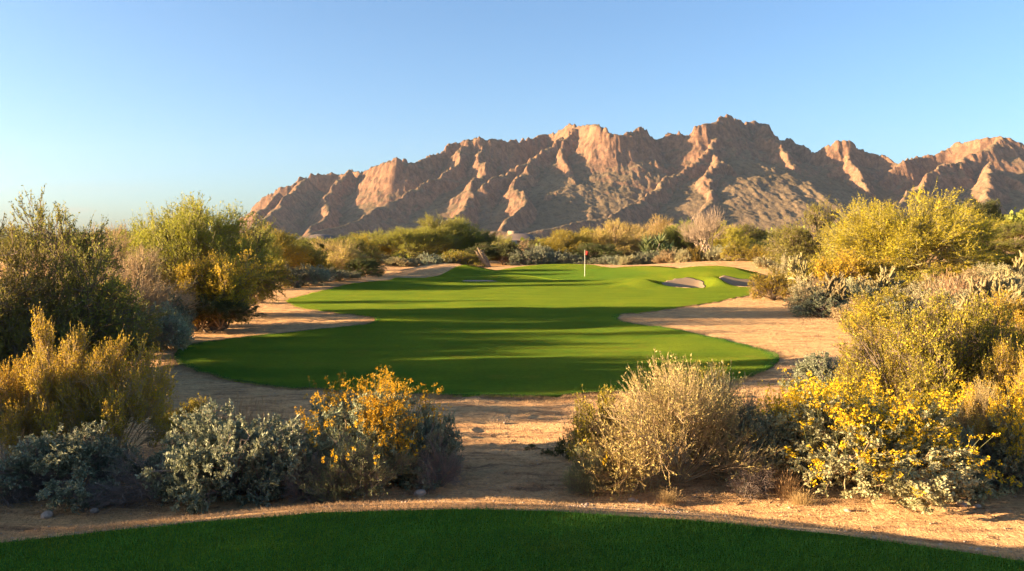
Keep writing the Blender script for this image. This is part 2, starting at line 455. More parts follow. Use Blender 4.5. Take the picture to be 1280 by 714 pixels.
M['bark'] = wood_mat('bark', (0.10, 0.07, 0.045), (0.20, 0.15, 0.10))
M['greenbark'] = wood_mat('green_bark', (0.16, 0.16, 0.06), (0.26, 0.22, 0.10))
M['twig'] = wood_mat('dry_twig', (0.27, 0.19, 0.095), (0.44, 0.32, 0.17))
M['deadtwig'] = wood_mat('grey_twig', (0.15, 0.12, 0.10), (0.27, 0.21, 0.17))
M['paletwig'] = wood_mat('pale_twig', (0.26, 0.19, 0.13), (0.36, 0.27, 0.18))

# ------------------------------------------------------------------ the setting
# desert floor: one sheet, fine near the camera and coarse at the horizon
nr, na = 620, 900
rr = np.concatenate([np.linspace(0.4, 14, 190), np.geomspace(14.1, 5000, nr - 190)])
# finer where the camera looks
u = np.linspace(-1, 1, na, endpoint=False)
ang = math.pi / 2 + math.pi * (0.30 * u + 0.70 * u ** 3)
X = rr[:, None] * np.cos(ang)[None, :]; Y = rr[:, None] * np.sin(ang)[None, :]
Z = height(X, Y)
Z -= 0.06 * inside_fairway(X, Y, 0.5) + 0.05 * sst(0.05, 0.4, tee_edge(X) - Y)
Z = np.where(Y > 1500, Z - 2, Z)
v = np.stack([X, Y, Z], -1).reshape(-1, 3)
q = grid_faces(nr, na, wrap=True)
cv = np.array([[0, 0, 0.85]])
v = np.concatenate([v, cv]); c_i = len(v) - 1
t_ = np.stack([np.arange(na), (np.arange(na) + 1) % na, np.full(na, c_i)], -1)
q = q[:, ::-1]
link('desert_ground', mesh('desert_ground', v, q, t_[:, ::-1][:, [0, 1, 2]], True, M['soil']), kind='structure')

def strip_sheet(name, ys, xl, xr, nc, lift, mat, skirt=0.08):
    ys = np.asarray(ys); n = len(ys)
    u = np.linspace(0, 1, nc)[None, :]
    X = xl[:, None] * (1 - u) + xr[:, None] * u
    Yg = np.repeat(ys[:, None], nc, 1)
    Zg = height(X, Yg) + lift
    # thin rolled edge
    X = np.concatenate([X[:, :1], X, X[:, -1:]], 1); Yg = np.concatenate([Yg[:, :1], Yg, Yg[:, -1:]], 1)
    Zg = np.concatenate([Zg[:, :1] - skirt, Zg, Zg[:, -1:] - skirt], 1)
    X = np.concatenate([X[:1], X, X[-1:]], 0); Yg = np.concatenate([Yg[:1], Yg, Yg[-1:]], 0)
    Zg = np.concatenate([Zg[:1] - skirt, Zg, Zg[-1:] - skirt], 0)
    v = np.stack([X, Yg, Zg], -1).reshape(-1, 3)
    link(name, mesh(name, v, grid_faces(n + 2, nc + 2), None, True, mat), kind='structure')

yy = np.concatenate([np.linspace(ys_f[0], 30, 150), np.linspace(30.2, 90, 200)])
wob = lambda y, s: (fbm(y * 3.0, y * 0 + s, 5, 31, 0.65) - 0.5) * 0.26
strip_sheet('fairway', yy, np.interp(yy, ys_f, xl_f) + wob(yy, 1), np.interp(yy, ys_f, xr_f) + wob(yy, 5), 160, 0.022, M['turf'])

# tee: columns across, rows towards the edge
nx, ny = 220, 60
xs = np.linspace(-12, 11, nx)
e_ = tee_edge(xs); e_ = smooth(e_, 9) + (fbm(xs * 4, xs * 0, 4, 3) - 0.5) * 0.05
uu = np.linspace(0, 1, ny)[:, None]
Yt = (-7) * (1 - uu) + e_[None, :] * uu
Xt = np.repeat(xs[None, :], ny, 0)
Zt = height(Xt, np.minimum(Yt, tee_edge(Xt))) + 0.018
Yt = np.concatenate([Yt, Yt[-1:]], 0); Xt = np.concatenate([Xt, Xt[-1:]], 0); Zt = np.concatenate([Zt, Zt[-1:] - 0.07], 0)
link('tee_lawn', mesh('tee_lawn', np.stack([Xt, Yt, Zt], -1).reshape(-1, 3), grid_faces(ny + 1, nx), None, True, M['tee']), kind='structure')

def patch(name, cx, cy, rx, ry, lift, mat, seed, wob=0.25, kind='structure'):
    nrr, nt_ = 16, 72
    th = np.linspace(0, 2 * math.pi, nt_, endpoint=False)[None, :]
    r = np.linspace(0.02, 1, nrr)[:, None]
    w = 1 + wob * (fbm(np.cos(th) * 1.3 + 5, np.sin(th) * 1.3 + 5, 3, seed) - 0.5) * 2
    X = cx + rx * r * np.cos(th) * w; Y = cy + ry * r * np.sin(th) * w
    Zp = height(X, Y) + lift
    X = np.concatenate([X, X[-1:]]); Y = np.concatenate([Y, Y[-1:]]); Zp = np.concatenate([Zp, Zp[-1:] - 0.08])
    link(name, mesh(name, np.stack([X, Y, Zp], -1).reshape(-1, 3), grid_faces(nrr + 1, nt_, True), None, True, mat), kind=kind)

patch('putting_green', 7.5, 74.5, 9.5, 8.0, 0.035, M['green'], 2, 0.15)
patch('bunker', 12.3, 57.5, 1.7, 2.3, 0.05, M['sand'], 4, 0.42)
patch('bunker', 17.1, 57.9, 1.8, 2.0, 0.05, M['sand'], 8, 0.40)
patch('bunker', -2.6, 65.6, 1.7, 1.1, 0.05, M['sand'], 12, 0.3)

# mountains
MT = {}
def W(px, row, D):
    return ((px - 640) / F * D, D, EYE + (307 - row) / F * D)
crest = [(180, 330), (240, 305), (285, 284), (300, 277), (318, 266), (330, 255), (345, 243), (355, 238), (370, 235), (385, 223), (400, 222), (414, 218), (425, 222), (435, 216), (450, 221), (470, 212), (490, 206), (503, 202), (515, 206), (535, 203), (552, 195), (568, 184), (585, 178), (600, 174), (612, 179), (640, 179), (655, 179), (668, 174), (685, 171), (700, 168), (710, 162), (722, 159), (735, 163), (745, 160), (752, 164), (765, 170), (775, 174), (785, 169), (795, 166), (805, 168), (815, 177), (830, 173), (845, 169), (855, 175), (863, 171), (872, 163), (880, 164), (890, 160), (900, 153), (910, 150), (922, 154), (928, 160), (940, 156), (955, 159), (962, 172), (975, 178), (990, 178), (1002, 189), (1020, 192), (1035, 186), (1052, 180), (1065, 187), (1080, 192), (1100, 200), (1113, 206), (1130, 215), (1170, 235)]
hill2 = [(1090, 232), (1110, 215), (1122, 205), (1150, 199), (1180, 190), (1200, 182), (1225, 178), (1245, 174), (1265, 179), (1280, 184), (1320, 182), (1400, 196), (1500, 215)]
def cd(px):  # crest distance wanders a little
    return 3150 + 160 * math.sin(px / 47.0) + 90 * math.sin(px / 21.0)
R = []   # (points, kind)  kind: 0 crest, 1 spur
R.append(([W(p, r, cd(p)) for p, r in crest], 0))
R.append(([W(p, r, 3000 + 60 * math.sin(p / 30)) for p, r in hill2], 0))
spurs = [
    [(318, 266, 3000), (312, 280, 2780), (300, 296, 2500)],
    [(385, 223, 3020), (366, 240, 2900), (356, 252, 2780), (340, 268, 2620), (318, 288, 2400)],
    [(350, 245, 3050), (336, 256, 2900), (322, 272, 2700)],
    [(434, 218, 3150), (424, 232, 3000), (408, 250, 2850), (414, 262, 2700), (400, 280, 2500), (380, 292, 2350)],
    [(506, 204, 3150), (497, 222, 3040), (485, 232, 2900)],
    [(597, 176, 3200), (580, 190, 3100), (572, 208, 2960), (550, 224, 2840), (528, 234, 2740), (509, 250, 2640), (484, 258, 2560), (462, 270, 2450), (430, 284, 2330), (390, 294, 2200)],
    [(606, 205, 2950), (606, 220, 2820), (585, 233, 2700), (586, 250, 2600), (574, 266, 2480), (550, 286, 2300), (520, 296, 2180)],
    [(605, 180, 3180), (604, 205, 2960)],
    [(720, 162, 3200), (702, 180, 3080), (703, 198, 2960), (713, 214, 2860), (718, 234, 2760), (700, 243, 2700), (680, 248, 2640)],
    [(700, 175, 3120), (672, 195, 2980), (650, 214, 2860), (622, 224, 2770), (600, 234, 2680)],
    [(660, 215, 2840), (640, 236, 2640), (656, 252, 2520), (648, 270, 2400), (630, 288, 2260)],
    [(745, 163, 3150), (748, 185, 3030), (742, 200, 2960)],
    [(796, 168, 3250), (790, 190, 3120), (796, 214, 3000), (800, 232, 2900)],
    [(908, 153, 3200), (900, 168, 3100), (891, 188, 2960), (868, 205, 2860), (850, 217, 2790), (832, 231, 2700), (812, 244, 2600), (793, 256, 2480), (770, 268, 2380), (740, 280, 2260)],
    [(891, 188, 2960), (896, 206, 2820), (884, 222, 2700), (893, 246, 2560), (880, 262, 2440), (860, 280, 2300), (840, 292, 2200)],
    [(896, 200, 2880), (911, 209, 2820), (926, 226, 2740), (940, 240, 2660), (946, 254, 2560)],
    [(955, 160, 3180), (972, 186, 3060), (986, 206, 2960), (1000, 230, 2850)],
    [(1053, 181, 3120), (1058, 204, 3000), (1075, 220, 2900), (1080, 240, 2780)],
    [(1200, 197, 2860), (1176, 212, 2760), (1158, 222, 2690), (1148, 238, 2580), (1126, 250, 2480), (1100, 266, 2360), (1060, 284, 2240)],
    [(1246, 176, 2950), (1222, 190, 2900), (1200, 197, 2860), (1192, 210, 2780)],
    [(1236, 205, 2760), (1256, 218, 2700), (1275, 232, 2640), (1300, 248, 2550)],
    [(1236, 205, 2760), (1226, 222, 2660), (1232, 244, 2540), (1215, 268, 2400), (1190, 286, 2280)],
    [(760, 276, 2250), (720, 281, 2180), (690, 288, 2110), (640, 295, 2030)],
    [(545, 290, 2150), (610, 291, 2120), (660, 293, 2080)],
    [(820, 277, 2220), (850, 286, 2120), (880, 293, 2050)],
]
for sp in spurs: R.append(([W(*p) for p in sp], 1))
mx = np.arange(-1500, 2500, 4.0); my = np.arange(1950, 3700, 5.0)
GX, GY = np.meshgrid(mx, my)
wx = (fbm(GX / 130, GY / 130, 4, 40) - 0.5) * 70; wy = (fbm(GX / 130, GY / 130, 4, 50) - 0.5) * 70
near = sst(0, 1, 1)
PX = GX + wx * 0.8; PY = GY + wy * 0.8
best = np.full(GX.shape, -1e9)
crag = np.zeros(GX.shape)
plain = 6 + (GY - 1950) * 0.022 + (fbm(GX / 260, GY / 260, 4, 70) - 0.5) * 22
for pts, kind in R:
    pts = np.array(pts)
    for a, b in zip(pts[:-1], pts[1:]):
        ab = b[:2] - a[:2]; L2 = (ab ** 2).sum() + 1e-6
        cx = (a[0] + b[0]) / 2; cy = (a[1] + b[1]) / 2
        t = np.clip(((PX - a[0]) * ab[0] + (PY - a[1]) * ab[1]) / L2, 0, 1)
        dx = PX - (a[0] + ab[0] * t); dy = PY - (a[1] + ab[1] * t)
        dist = np.sqrt(dx * dx + dy * dy + 100.0) - 10.0
        zr = a[2] + (b[2] - a[2]) * t
        if kind == 0:
            drop = 80 * (1 - np.exp(-dist / 45)) + 0.62 * dist
        else:
            drop = 52 * (1 - np.exp(-dist / 45)) + 0.48 * np.minimum(dist, 130) + 0.41 * np.maximum(dist - 130, 0)
        h = zr - drop
        m_ = h > best
        best = np.where(m_, h, best)
        crag = np.where(m_, np.exp(-dist / 90.0), crag)
Hm = np.maximum(best, plain - 40)
k_ = 18.0
Hm = k_ * np.logaddexp(best / k_, plain / k_)
alt = sst(60, 260, Hm)
n_r = fbm(GX / 95, GY / 140, 6, 80, 0.55, ridged=True) - 0.5
n_f = fbm(GX / 26, GY / 40, 4, 90, 0.6, ridged=True) - 0.5
gul = fbm(GX / 45 + wy / 60, GY / 220, 4, 95, 0.5, ridged=True) - 0.5
over = sst(15, 60, Hm - plain) * (1 - 0.45 * sst(1350, 1650, GX))
Hm = Hm + over * (n_r * (4 + 12 * alt + 12 * crag) + n_f * (2 + 14 * crag * (0.3 + alt)) + gul * 7 * (1 - 0.6 * crag))
n_c = fbm(GX / 15, GY / 22, 4, 120, 0.6, ridged=True) - 0.5
Hm = Hm + over * n_c * (2 + 3 * alt + 7 * crag) + (fbm(GX / 14, GY / 14, 3, 99) - 0.5) * (1.5 + 3 * over)
g2 = fbm(GX / 17 + wy / 25, GY / 80, 3, 140, 0.6, ridged=True) - 0.5
Hm = Hm + over * g2 * (3 + 7 * alt * (0.4 + crag))
terr = np.sin(Hm / 9.0 + 3 * fbm(GX / 120, GY / 120, 3, 130)) * 2.6 * over * (0.3 + crag)
Hm = Hm + terr
edge = sst(0, 160, GY - 1950)
Hm = Hm * edge - 6 * (1 - edge)
side = sst(0, 300, GX + 1500) * sst(0, 300, 2500 - GX) * sst(0, 250, 3700 - GY)
Hm = Hm * side - 6 * (1 - side)
v = np.stack([GX, GY, Hm], -1).reshape(-1, 3)
link('mountains', mesh('mountains', v, grid_faces(len(my), len(mx)), None, True, M['rock']), kind='structure')

# the air: a thin even haze round the camera and everything out to the mountains
hz, hzt, hzo = newmat('thin_air')
pv_ = hzt.nodes.new('ShaderNodeVolumePrincipled')
pv_.inputs['Color'].default_value = (0.60, 0.76, 1.0, 1); pv_.inputs['Density'].default_value = 0.000022; pv_.inputs['Anisotropy'].default_value = 0.2
hzt.links.new(pv_.outputs[0], hzo.inputs['Volume'])
v, q = box(0, 0, 295, 10100, 10100, 640)
link('haze', mesh('haze', v, q, None, False, hz), kind='stuff')
# ------------------------------------------------------------------ plant builder
def unit(v): return v / (np.linalg.norm(v, axis=-1, keepdims=True) + 1e-9)
def rdir(r, n): return unit(r.normal(size=(n, 3)))

class Curves:
    """quadratic curves: P0, control C, P1, radii at both ends"""
    def __init__(s, a, c, b, r0, r1):
        s.a, s.c, s.b = a, c, b
        n = len(a); s.r0 = np.broadcast_to(r0, (n,)).astype(float); s.r1 = np.broadcast_to(r1, (n,)).astype(float)
    def at(s, i, t):
        t = t[:, None]; return s.a[i] * (1 - t) ** 2 + 2 * t * (1 - t) * s.c[i] + t * t * s.b[i]
    def tan(s, i, t):
        t = t[:, None]; return unit(2 * (1 - t) * (s.c[i] - s.a[i]) + 2 * t * (s.b[i] - s.c[i]))
    def rad(s, i, t): return s.r0[i] * (1 - t) + s.r1[i] * t

def tubes(cv, K=4, sides=3, bumps=None):
    n = len(cv.a); ts = np.linspace(0, 1, K)
    idx = np.repeat(np.arange(n), K); t = np.tile(ts, n)
    P = cv.at(idx, t); T = cv.tan(idx, t); r = cv.rad(idx, t)
    ref = np.where(np.abs(T[:, 2:3]) > 0.9, np.array([[1.0, 0, 0]]), np.array([[0, 0, 1.0]]))
    A = unit(np.cross(T, ref)); B = np.cross(T, A)
    an = np.arange(sides) * 2 * math.pi / sides
    V = P[:, None, :] + r[:, None, None] * (np.cos(an)[None, :, None] * A[:, None, :] + np.sin(an)[None, :, None] * B[:, None, :])
    V = V.reshape(-1, 3)
    base = (np.arange(n) * K * sides)[:, None, None]
    k = np.arange(K - 1)[None, :, None] * sides; s_ = np.arange(sides)[None, None, :]; s2 = (s_ + 1) % sides
    q = np.stack([base + k + s_, base + k + s2, base + k + sides + s2, base + k + sides + s_], -1).reshape(-1, 4)
    return V, q

def leaves(P, D, size, aspect, r, jit=0.35, fold=0.15):
    """rhombic leaves at P pointing along D"""
    n = len(P); sz = size * (1 + jit * r.normal(size=n)).clip(0.4, 2)
    N = unit(np.cross(D, rdir(r, n))); Sd = np.cross(D, N)
    L = D * sz[:, None]; Wd = Sd * (sz * aspect * 0.5)[:, None]; Fo = N * (sz * fold)[:, None]
    V = np.stack([P, P + L * 0.45 + Wd + Fo, P + L, P + L * 0.45 - Wd + Fo], 1).reshape(-1, 3)
    return V, np.arange(n * 4).reshape(-1, 4)

def crown_lobes(r, H, R, n, base=0.35, size=0.45, flat=0.8):
    """lobes spread through the crown; each is centre + radius"""
    out = []
    for i in range(n):
        a = i * 2.399 + r.random() * 0.9; q = math.sqrt((i + 0.5) / n)
        rad = R * (1 - size * 0.75) * q
        zmax = 1 - 0.45 * q ** 2
        z = H * (base + (zmax - base) * r.uniform(0.25, 0.98)) - size * R * flat * 0.55
        s = size * R * r.uniform(0.65, 1.15)
        out.append((np.array([rad * math.cos(a), rad * math.sin(a), max(z, s * 0.25)]), np.array([s, s, s * flat])))
    return out

def grow(seed, H=4.0, R=2.4, lobes=9, lobe_size=0.45, base=0.35, flat=0.85, limbs=14, twigs=260, sprigs=6, sprig=0.35, up=0.4,
         leaf=(9, 0.05, 0.35), trunk_r=0.07, stems=4, stem_h=0.25, wood_sides=5, twig_r=0.006, leaf_tight=0.5, shell=0.45, out_bias=0.6, leaf_t0=0.1, crooked=0.25, droop=0.0):
    r = np.random.default_rng(seed)
    lb = crown_lobes(r, H, R, lobes, base, lobe_size, flat)
    C = np.array([c for c, _ in lb]); RR = np.array([s for _, s in lb])
    # limbs from the base into the lobes
    li = np.arange(limbs) % len(lb)
    ends = C[li] + rdir(r, limbs) * RR[li] * 0.35; ends[:, 2] = np.maximum(ends[:, 2], 0.1 * H)
    st = r.integers(0, stems, limbs)
    sa = r.random(stems) * 6.28
    base_p = np.stack([np.cos(sa) * trunk_r * 1.3 * (stems > 1), np.sin(sa) * trunk_r * 1.3 * (stems > 1), np.full(stems, -0.03)], -1)
    if stem_h > 0:
        fork = base_p * 2.2 + np.stack([np.cos(sa) * R * 0.10, np.sin(sa) * R * 0.10, np.full(stems, stem_h * H)], -1)
        mids = (base_p + fork) / 2 + r.normal(size=(stems, 3)) * 0.04 * H * crooked * 3
        tr = Curves(base_p, mids, fork, trunk_r, trunk_r * 0.65)
        a = fork[st]
    else:
        tr = None; a = base_p[st]
    mid = a * 0.45 + ends * 0.55 + r.normal(size=(limbs, 3)) * crooked * R * 0.3; mid[:, 2] += 0.08 * H
    mid[:, 2] = np.maximum(mid[:, 2], 0.02 * H)
    lim = Curves(a, mid, ends, trunk_r * 0.6, trunk_r * 0.15)
    # twig tips through the lobes' volume, near their skin
    k = r.integers(0, len(lb), twigs)
    tips = C[k] + rdir(r, twigs) * RR[k] * (shell + (1 - shell) * r.random((twigs, 1)) ** 0.5)
    tips[:, 2] = np.maximum(tips[:, 2], 0.03 * H + 0.03 * r.random(twigs))
    d = np.linalg.norm(tips[:, None] - ends[None], axis=-1); j = d.argmin(1)
    t = r.uniform(0.35, 1.0, twigs)
    p0 = lim.at(j, t); md = p0 * 0.5 + tips * 0.5 + r.normal(size=(twigs, 3)) * 0.10 * R; md[:, 2] += 0.02 * H
    tw = Curves(p0, md, tips, twig_r * 2.2, twig_r)
    # sprigs
    n = twigs * sprigs; ti = np.repeat(np.arange(twigs), sprigs); t = r.uniform(0.45, 1.0, n)
    p0 = tw.at(ti, t); T = tw.tan(ti, t)
    outw = unit(p0 - np.array([[0, 0, 0.35 * H]]))
    D = unit(T * 0.6 + rdir(r, n) * 0.75 + outw * out_bias + np.array([[0, 0, up]]))
    L = sprig * r.uniform(0.5, 1.3, n)[:, None]
    p1 = p0 + D * L; p1[:, 2] -= droop * L[:, 0] * 1.0; p1[:, 2] = np.maximum(p1[:, 2], 0.01)
    spc = Curves(p0, p0 + D * L * 0.5 + rdir(r, n) * L * 0.12, p1, twig_r * 0.8, twig_r * 0.3)
    wood = []
    if tr is not None: wood.append(tubes(tr, 6, wood_sides + 2))
    wood.append(tubes(lim, 7, wood_sides)); 
    tw_t = tubes(tw, 4, 3)
    wood.append(tw_t)
    m, ls, asp = leaf
    fol = None
    if m > 0:
        N = n * m; si = np.repeat(np.arange(n), m); t = r.uniform(leaf_t0, 1.0, N)
        P = spc.at(si, t); TT = spc.tan(si, t)
        LD = unit(TT * leaf_tight + rdir(r, N)); P = P + rdir(r, N) * ls * 0.2
        P[:, 2] = np.maximum(P[:, 2], 0.0)
        fol = leaves(P, LD, ls, asp, r)
    return dict(wood=wood, sprigs=spc, foliage=fol, rng=r, H=H, R=R, twigs=tw)

KINDS = {}   # kind -> list of variants; variant = (H, R, [(part name, mesh)])
def add_kind(kind, parts, H, R):
    # the plant's real size: its height and the radius its leaves reach
    vs = []
    for _, me in parts:
        a = np.empty(len(me.vertices) * 3, np.float32); me.vertices.foreach_get('co', a); vs.append(a.reshape(-1, 3))
    a = np.concatenate(vs); H = float(np.percentile(a[:, 2], 99.3)); R = float(np.percentile(np.hypot(a[:, 0], a[:, 1]), 96))
    KINDS.setdefault(kind, []).append((H, R, parts))

def top_stalks(g, n, length, head, seed, spread=0.35, zmin=0.5, stalk_r=0.0018, petals=14, head_r=0.022, petal=0.016, heads=3):
    r = np.random.default_rng(seed)
    b = g['sprigs'].b; zz = b[:, 2]
    rad = np.hypot(b[:, 0], b[:, 1]) / g['R']; sc = zz / g['H'] + 0.35 * rad + r.random(len(zz)) * 0.25 + 0.8 * vnoise(b[:, 0] * 5 + 9, b[:, 1] * 5 + b[:, 2] * 3, seed)
    pick = np.argsort(-sc)[:max(n * 2, 10)]; pick = r.choice(pick, n)
    p0 = b[pick] - np.array([[0, 0, 0.03]])
    D = unit(unit(p0 * np.array([[1, 1, 0.2]])) * spread + np.array([[0, 0, 1.0]]) + rdir(r, n) * 0.22)
    L = length * r.uniform(0.4, 1.25, n)[:, None]
    st = Curves(p0, p0 + D * L * 0.5, p0 + D * L + r.normal(size=(n, 3)) * 0.02, stalk_r, stalk_r * 0.7)
    # heads: a small spray at the tip of each stalk
    hs = np.repeat(np.arange(n), heads); hp = st.at(hs, r.uniform(0.78, 1.02, len(hs))) + r.normal(size=(len(hs), 3)) * head_r * 0.9
    pi = np.repeat(np.arange(len(hp)), petals); P = hp[pi] + rdir(r, len(pi)) * head_r * r.random((len(pi), 1)) * head
    fl = leaves(P, rdir(r, len(P)), petal, 0.8, r)
    return st, fl

def std_kind(kind, seed, leafmat, woodmat, fol_name='foliage', wood_name='stems', sprig_wood=True, flowers=None, stalkmat='sage', **kw):
    g = grow(seed, **kw)
    parts = []
    wood = list(g['wood'])
    if sprig_wood: wood.append(tubes(g['sprigs'], 3, 3))
    v, q = join(wood)
    parts.append((wood_name, mesh(wood_name, v, q, None, False, M[woodmat])))
    if g['foliage'] is not None:
        parts.append((fol_name, mesh(fol_name, g['foliage'][0], g['foliage'][1], None, False, M[leafmat])))
    if flowers:
        st, fl = top_stalks(g, seed=seed + 5, **flowers)
        v, q = tubes(st, 3, 3)
        parts.append(('flower_stalks', mesh('flower_stalks', v, q, None, False, M[stalkmat])))
        parts.append(('flower_heads', mesh('flower_heads', fl[0], fl[1], None, False, M['flower'])))
    add_kind(kind, parts, kw.get('H', 4.0), kw.get('R', 2.4))

def blades(P, D, L, w, r, bend=0.3):
    """grass blades: a bent tapering strip of two quads"""
    n = len(P); Sd = unit(np.cross(D, rdir(r, n))) * (w * 0.5)
    bd = rdir(r, n) * np.array([[1, 1, 0.2]]) * (L * bend)[:, None]
    m_ = P + D * (L * 0.55)[:, None] + bd * 0.3; e = P + D * L[:, None] + bd
    V = np.stack([P - Sd, P + Sd, m_ + Sd * 0.8, m_ - Sd * 0.8, e + Sd * 0.15, e - Sd * 0.15], 1).reshape(-1, 3)
    b = (np.arange(n) * 6)[:, None]
    q = np.concatenate([b + np.array([[0, 1, 2, 3]]), b + np.array([[3, 2, 4, 5]])], 0)
    return V, q

# --- near plants, full detail
for i in range(2):
    std_kind('saltbush', 100 + i, 'grey', 'deadtwig', H=0.80, R=0.85, lobes=17, lobe_size=0.30, base=0.12, flat=0.8, limbs=44, twigs=560, sprigs=8, sprig=0.075,
             up=0.35, leaf=(13, 0.023, 0.62), trunk_r=0.012, stems=14, stem_h=0, twig_r=0.0022, shell=0.5, out_bias=0.9, leaf_tight=0.7)
    std_kind('creosote', 110 + i, 'golden', 'twig', H=1.6, R=1.0, lobes=15, lobe_size=0.22, base=0.30, flat=1.6, limbs=34, twigs=460, sprigs=9, sprig=0.17,
             up=1.0, leaf=(9, 0.020, 0.5), trunk_r=0.014, stems=12, stem_h=0, twig_r=0.0028, shell=0.2, out_bias=0.35, leaf_tight=1.0)
    std_kind('olive_creosote', 120 + i, 'olive', 'bark', H=1.9, R=1.3, lobes=19, lobe_size=0.25, base=0.22, flat=1.25, limbs=36, twigs=560, sprigs=9, sprig=0.17,
             up=0.8, leaf=(9, 0.024, 0.5), trunk_r=0.022, stems=12, stem_h=0, twig_r=0.003, shell=0.3, out_bias=0.5, leaf_tight=0.8)
    std_kind('flowering_bush', 130 + i, 'greytan' if i else 'grey', 'twig', H=1.0, R=0.95, lobes=18, lobe_size=0.34, base=0.05, flat=0.8, limbs=48, twigs=760, sprigs=8, sprig=0.08,
             up=0.35, leaf=(12, 0.023, 0.6), trunk_r=0.012, stems=14, stem_h=0, twig_r=0.0022, shell=0.55, out_bias=0.9,
             flowers=dict(n=850 if i == 0 else 1000, length=0.22, head=1.0, petals=7, petal=0.0105, head_r=0.015, heads=5))
std_kind('needle_bush', 140, 'sage', 'deadtwig', H=0.7, R=0.62, lobes=9, lobe_size=0.4, base=0.2, limbs=40, twigs=360, sprigs=8, sprig=0.16,
         up=1.1, leaf=(7, 0.035, 0.12), trunk_r=0.008, stems=14, stem_h=0, twig_r=0.002, shell=0.3, out_bias=0.6, leaf_tight=1.5,
         flowers=dict(n=60, length=0.12, head=0.8, heads=1))
std_kind('dead_bush', 150, 'deadtwig', 'deadtwig', H=0.6, R=0.75, lobes=9, lobe_size=0.4, base=0.15, limbs=50, twigs=420, sprigs=5, sprig=0.16, up=0.3,
         leaf=(0, 0, 0), trunk_r=0.008, stems=14, stem_h=0, twig_r=0.0018, shell=0.4, out_bias=0.8)
std_kind('straw_bush', 160, 'straw_pale', 'twig', H=1.25, R=1.3, lobes=13, lobe_size=0.36, base=0.2, limbs=60, twigs=620, sprigs=9, sprig=0.22, up=0.8,
         leaf=(7, 0.022, 0.35), trunk_r=0.010, stems=16, stem_h=0, twig_r=0.0026, shell=0.35, out_bias=0.8, leaf_tight=1.2, leaf_t0=0.4)
std_kind('straw_bush', 161, 'greytan', 'twig', H=1.0, R=0.9, lobes=11, lobe_size=0.38, base=0.2, limbs=40, twigs=400, sprigs=8, sprig=0.18, up=0.8,
         leaf=(6, 0.020, 0.4), trunk_r=0.010, stems=16, stem_h=0, twig_r=0.0024, shell=0.35, out_bias=0.8, leaf_tight=1.0)

# --- plants of the middle distance
for i in range(3):
    std_kind('palo_verde', 200 + i, 'palo', 'greenbark', 'crown', 'trunk', H=4.0, R=2.5, lobes=18, lobe_size=0.36, base=0.10, flat=0.85, limbs=34, twigs=620, sprigs=7, sprig=0.42,
             up=0.55, leaf=(13, 0.060, 0.26), trunk_r=0.06, stems=3, stem_h=0.14, twig_r=0.006, shell=0.35, out_bias=0.7, leaf_tight=1.1)
    std_kind('green_palo_verde', 210 + i, 'palo_green', 'greenbark', 'crown', 'trunk', H=4.0, R=2.5, lobes=15, lobe_size=0.33, base=0.28, flat=0.9, limbs=34, twigs=620, sprigs=7, sprig=0.45,
             up=0.75, leaf=(13, 0.060, 0.26), trunk_r=0.06, stems=3, stem_h=0.14, twig_r=0.006, shell=0.35, out_bias=0.6, leaf_tight=1.1)
    std_kind('mesquite', 220 + i, 'mesquite', 'bark', 'crown', 'trunk', H=4.0, R=2.4, lobes=15, lobe_size=0.36, base=0.25, flat=0.9, limbs=34, twigs=700, sprigs=7, sprig=0.28,
             up=0.25, leaf=(10, 0.062, 0.4), trunk_r=0.08, stems=3, stem_h=0.16, twig_r=0.006, shell=0.5, out_bias=0.7)
    std_kind('small_creosote', 230 + i, 'olive', 'bark', H=1.8, R=1.3, lobes=11, lobe_size=0.34, base=0.2, flat=1.15, limbs=24, twigs=320, sprigs=7, sprig=0.20,
             up=0.8, leaf=(8, 0.042, 0.5), trunk_r=0.02, stems=8, stem_h=0, twig_r=0.004, shell=0.35, out_bias=0.5)
    std_kind('sage', 240 + i, ['greydark', 'grey', 'greydark'][i], 'deadtwig', H=1.0, R=1.0, lobes=10, lobe_size=0.4, base=0.15, flat=0.8, limbs=26, twigs=260, sprigs=6, sprig=0.13,
             up=0.4, leaf=(8, 0.040, 0.5), trunk_r=0.015, stems=8, stem_h=0, twig_r=0.004, shell=0.5, out_bias=0.8)
    std_kind('tan_bush', 250 + i, 'greytan' if i != 1 else 'drytree', 'twig', H=1.0, R=1.0, lobes=10, lobe_size=0.38, base=0.15, flat=0.85, limbs=26, twigs=280, sprigs=7, sprig=0.14,
             up=0.6, leaf=(8, 0.036, 0.4), trunk_r=0.012, stems=8, stem_h=0, twig_r=0.004, shell=0.4, out_bias=0.8)
    std_kind('dark_mesquite', 260 + i, 'mesquite_dark', 'bark', 'crown', 'trunk', H=4.0, R=2.4, lobes=15, lobe_size=0.38, base=0.2, flat=0.9, limbs=34, twigs=700, sprigs=7, sprig=0.26,
             up=0.2, leaf=(10, 0.070, 0.45), trunk_r=0.08, stems=3, stem_h=0.12, twig_r=0.006, shell=0.5, out_bias=0.7)
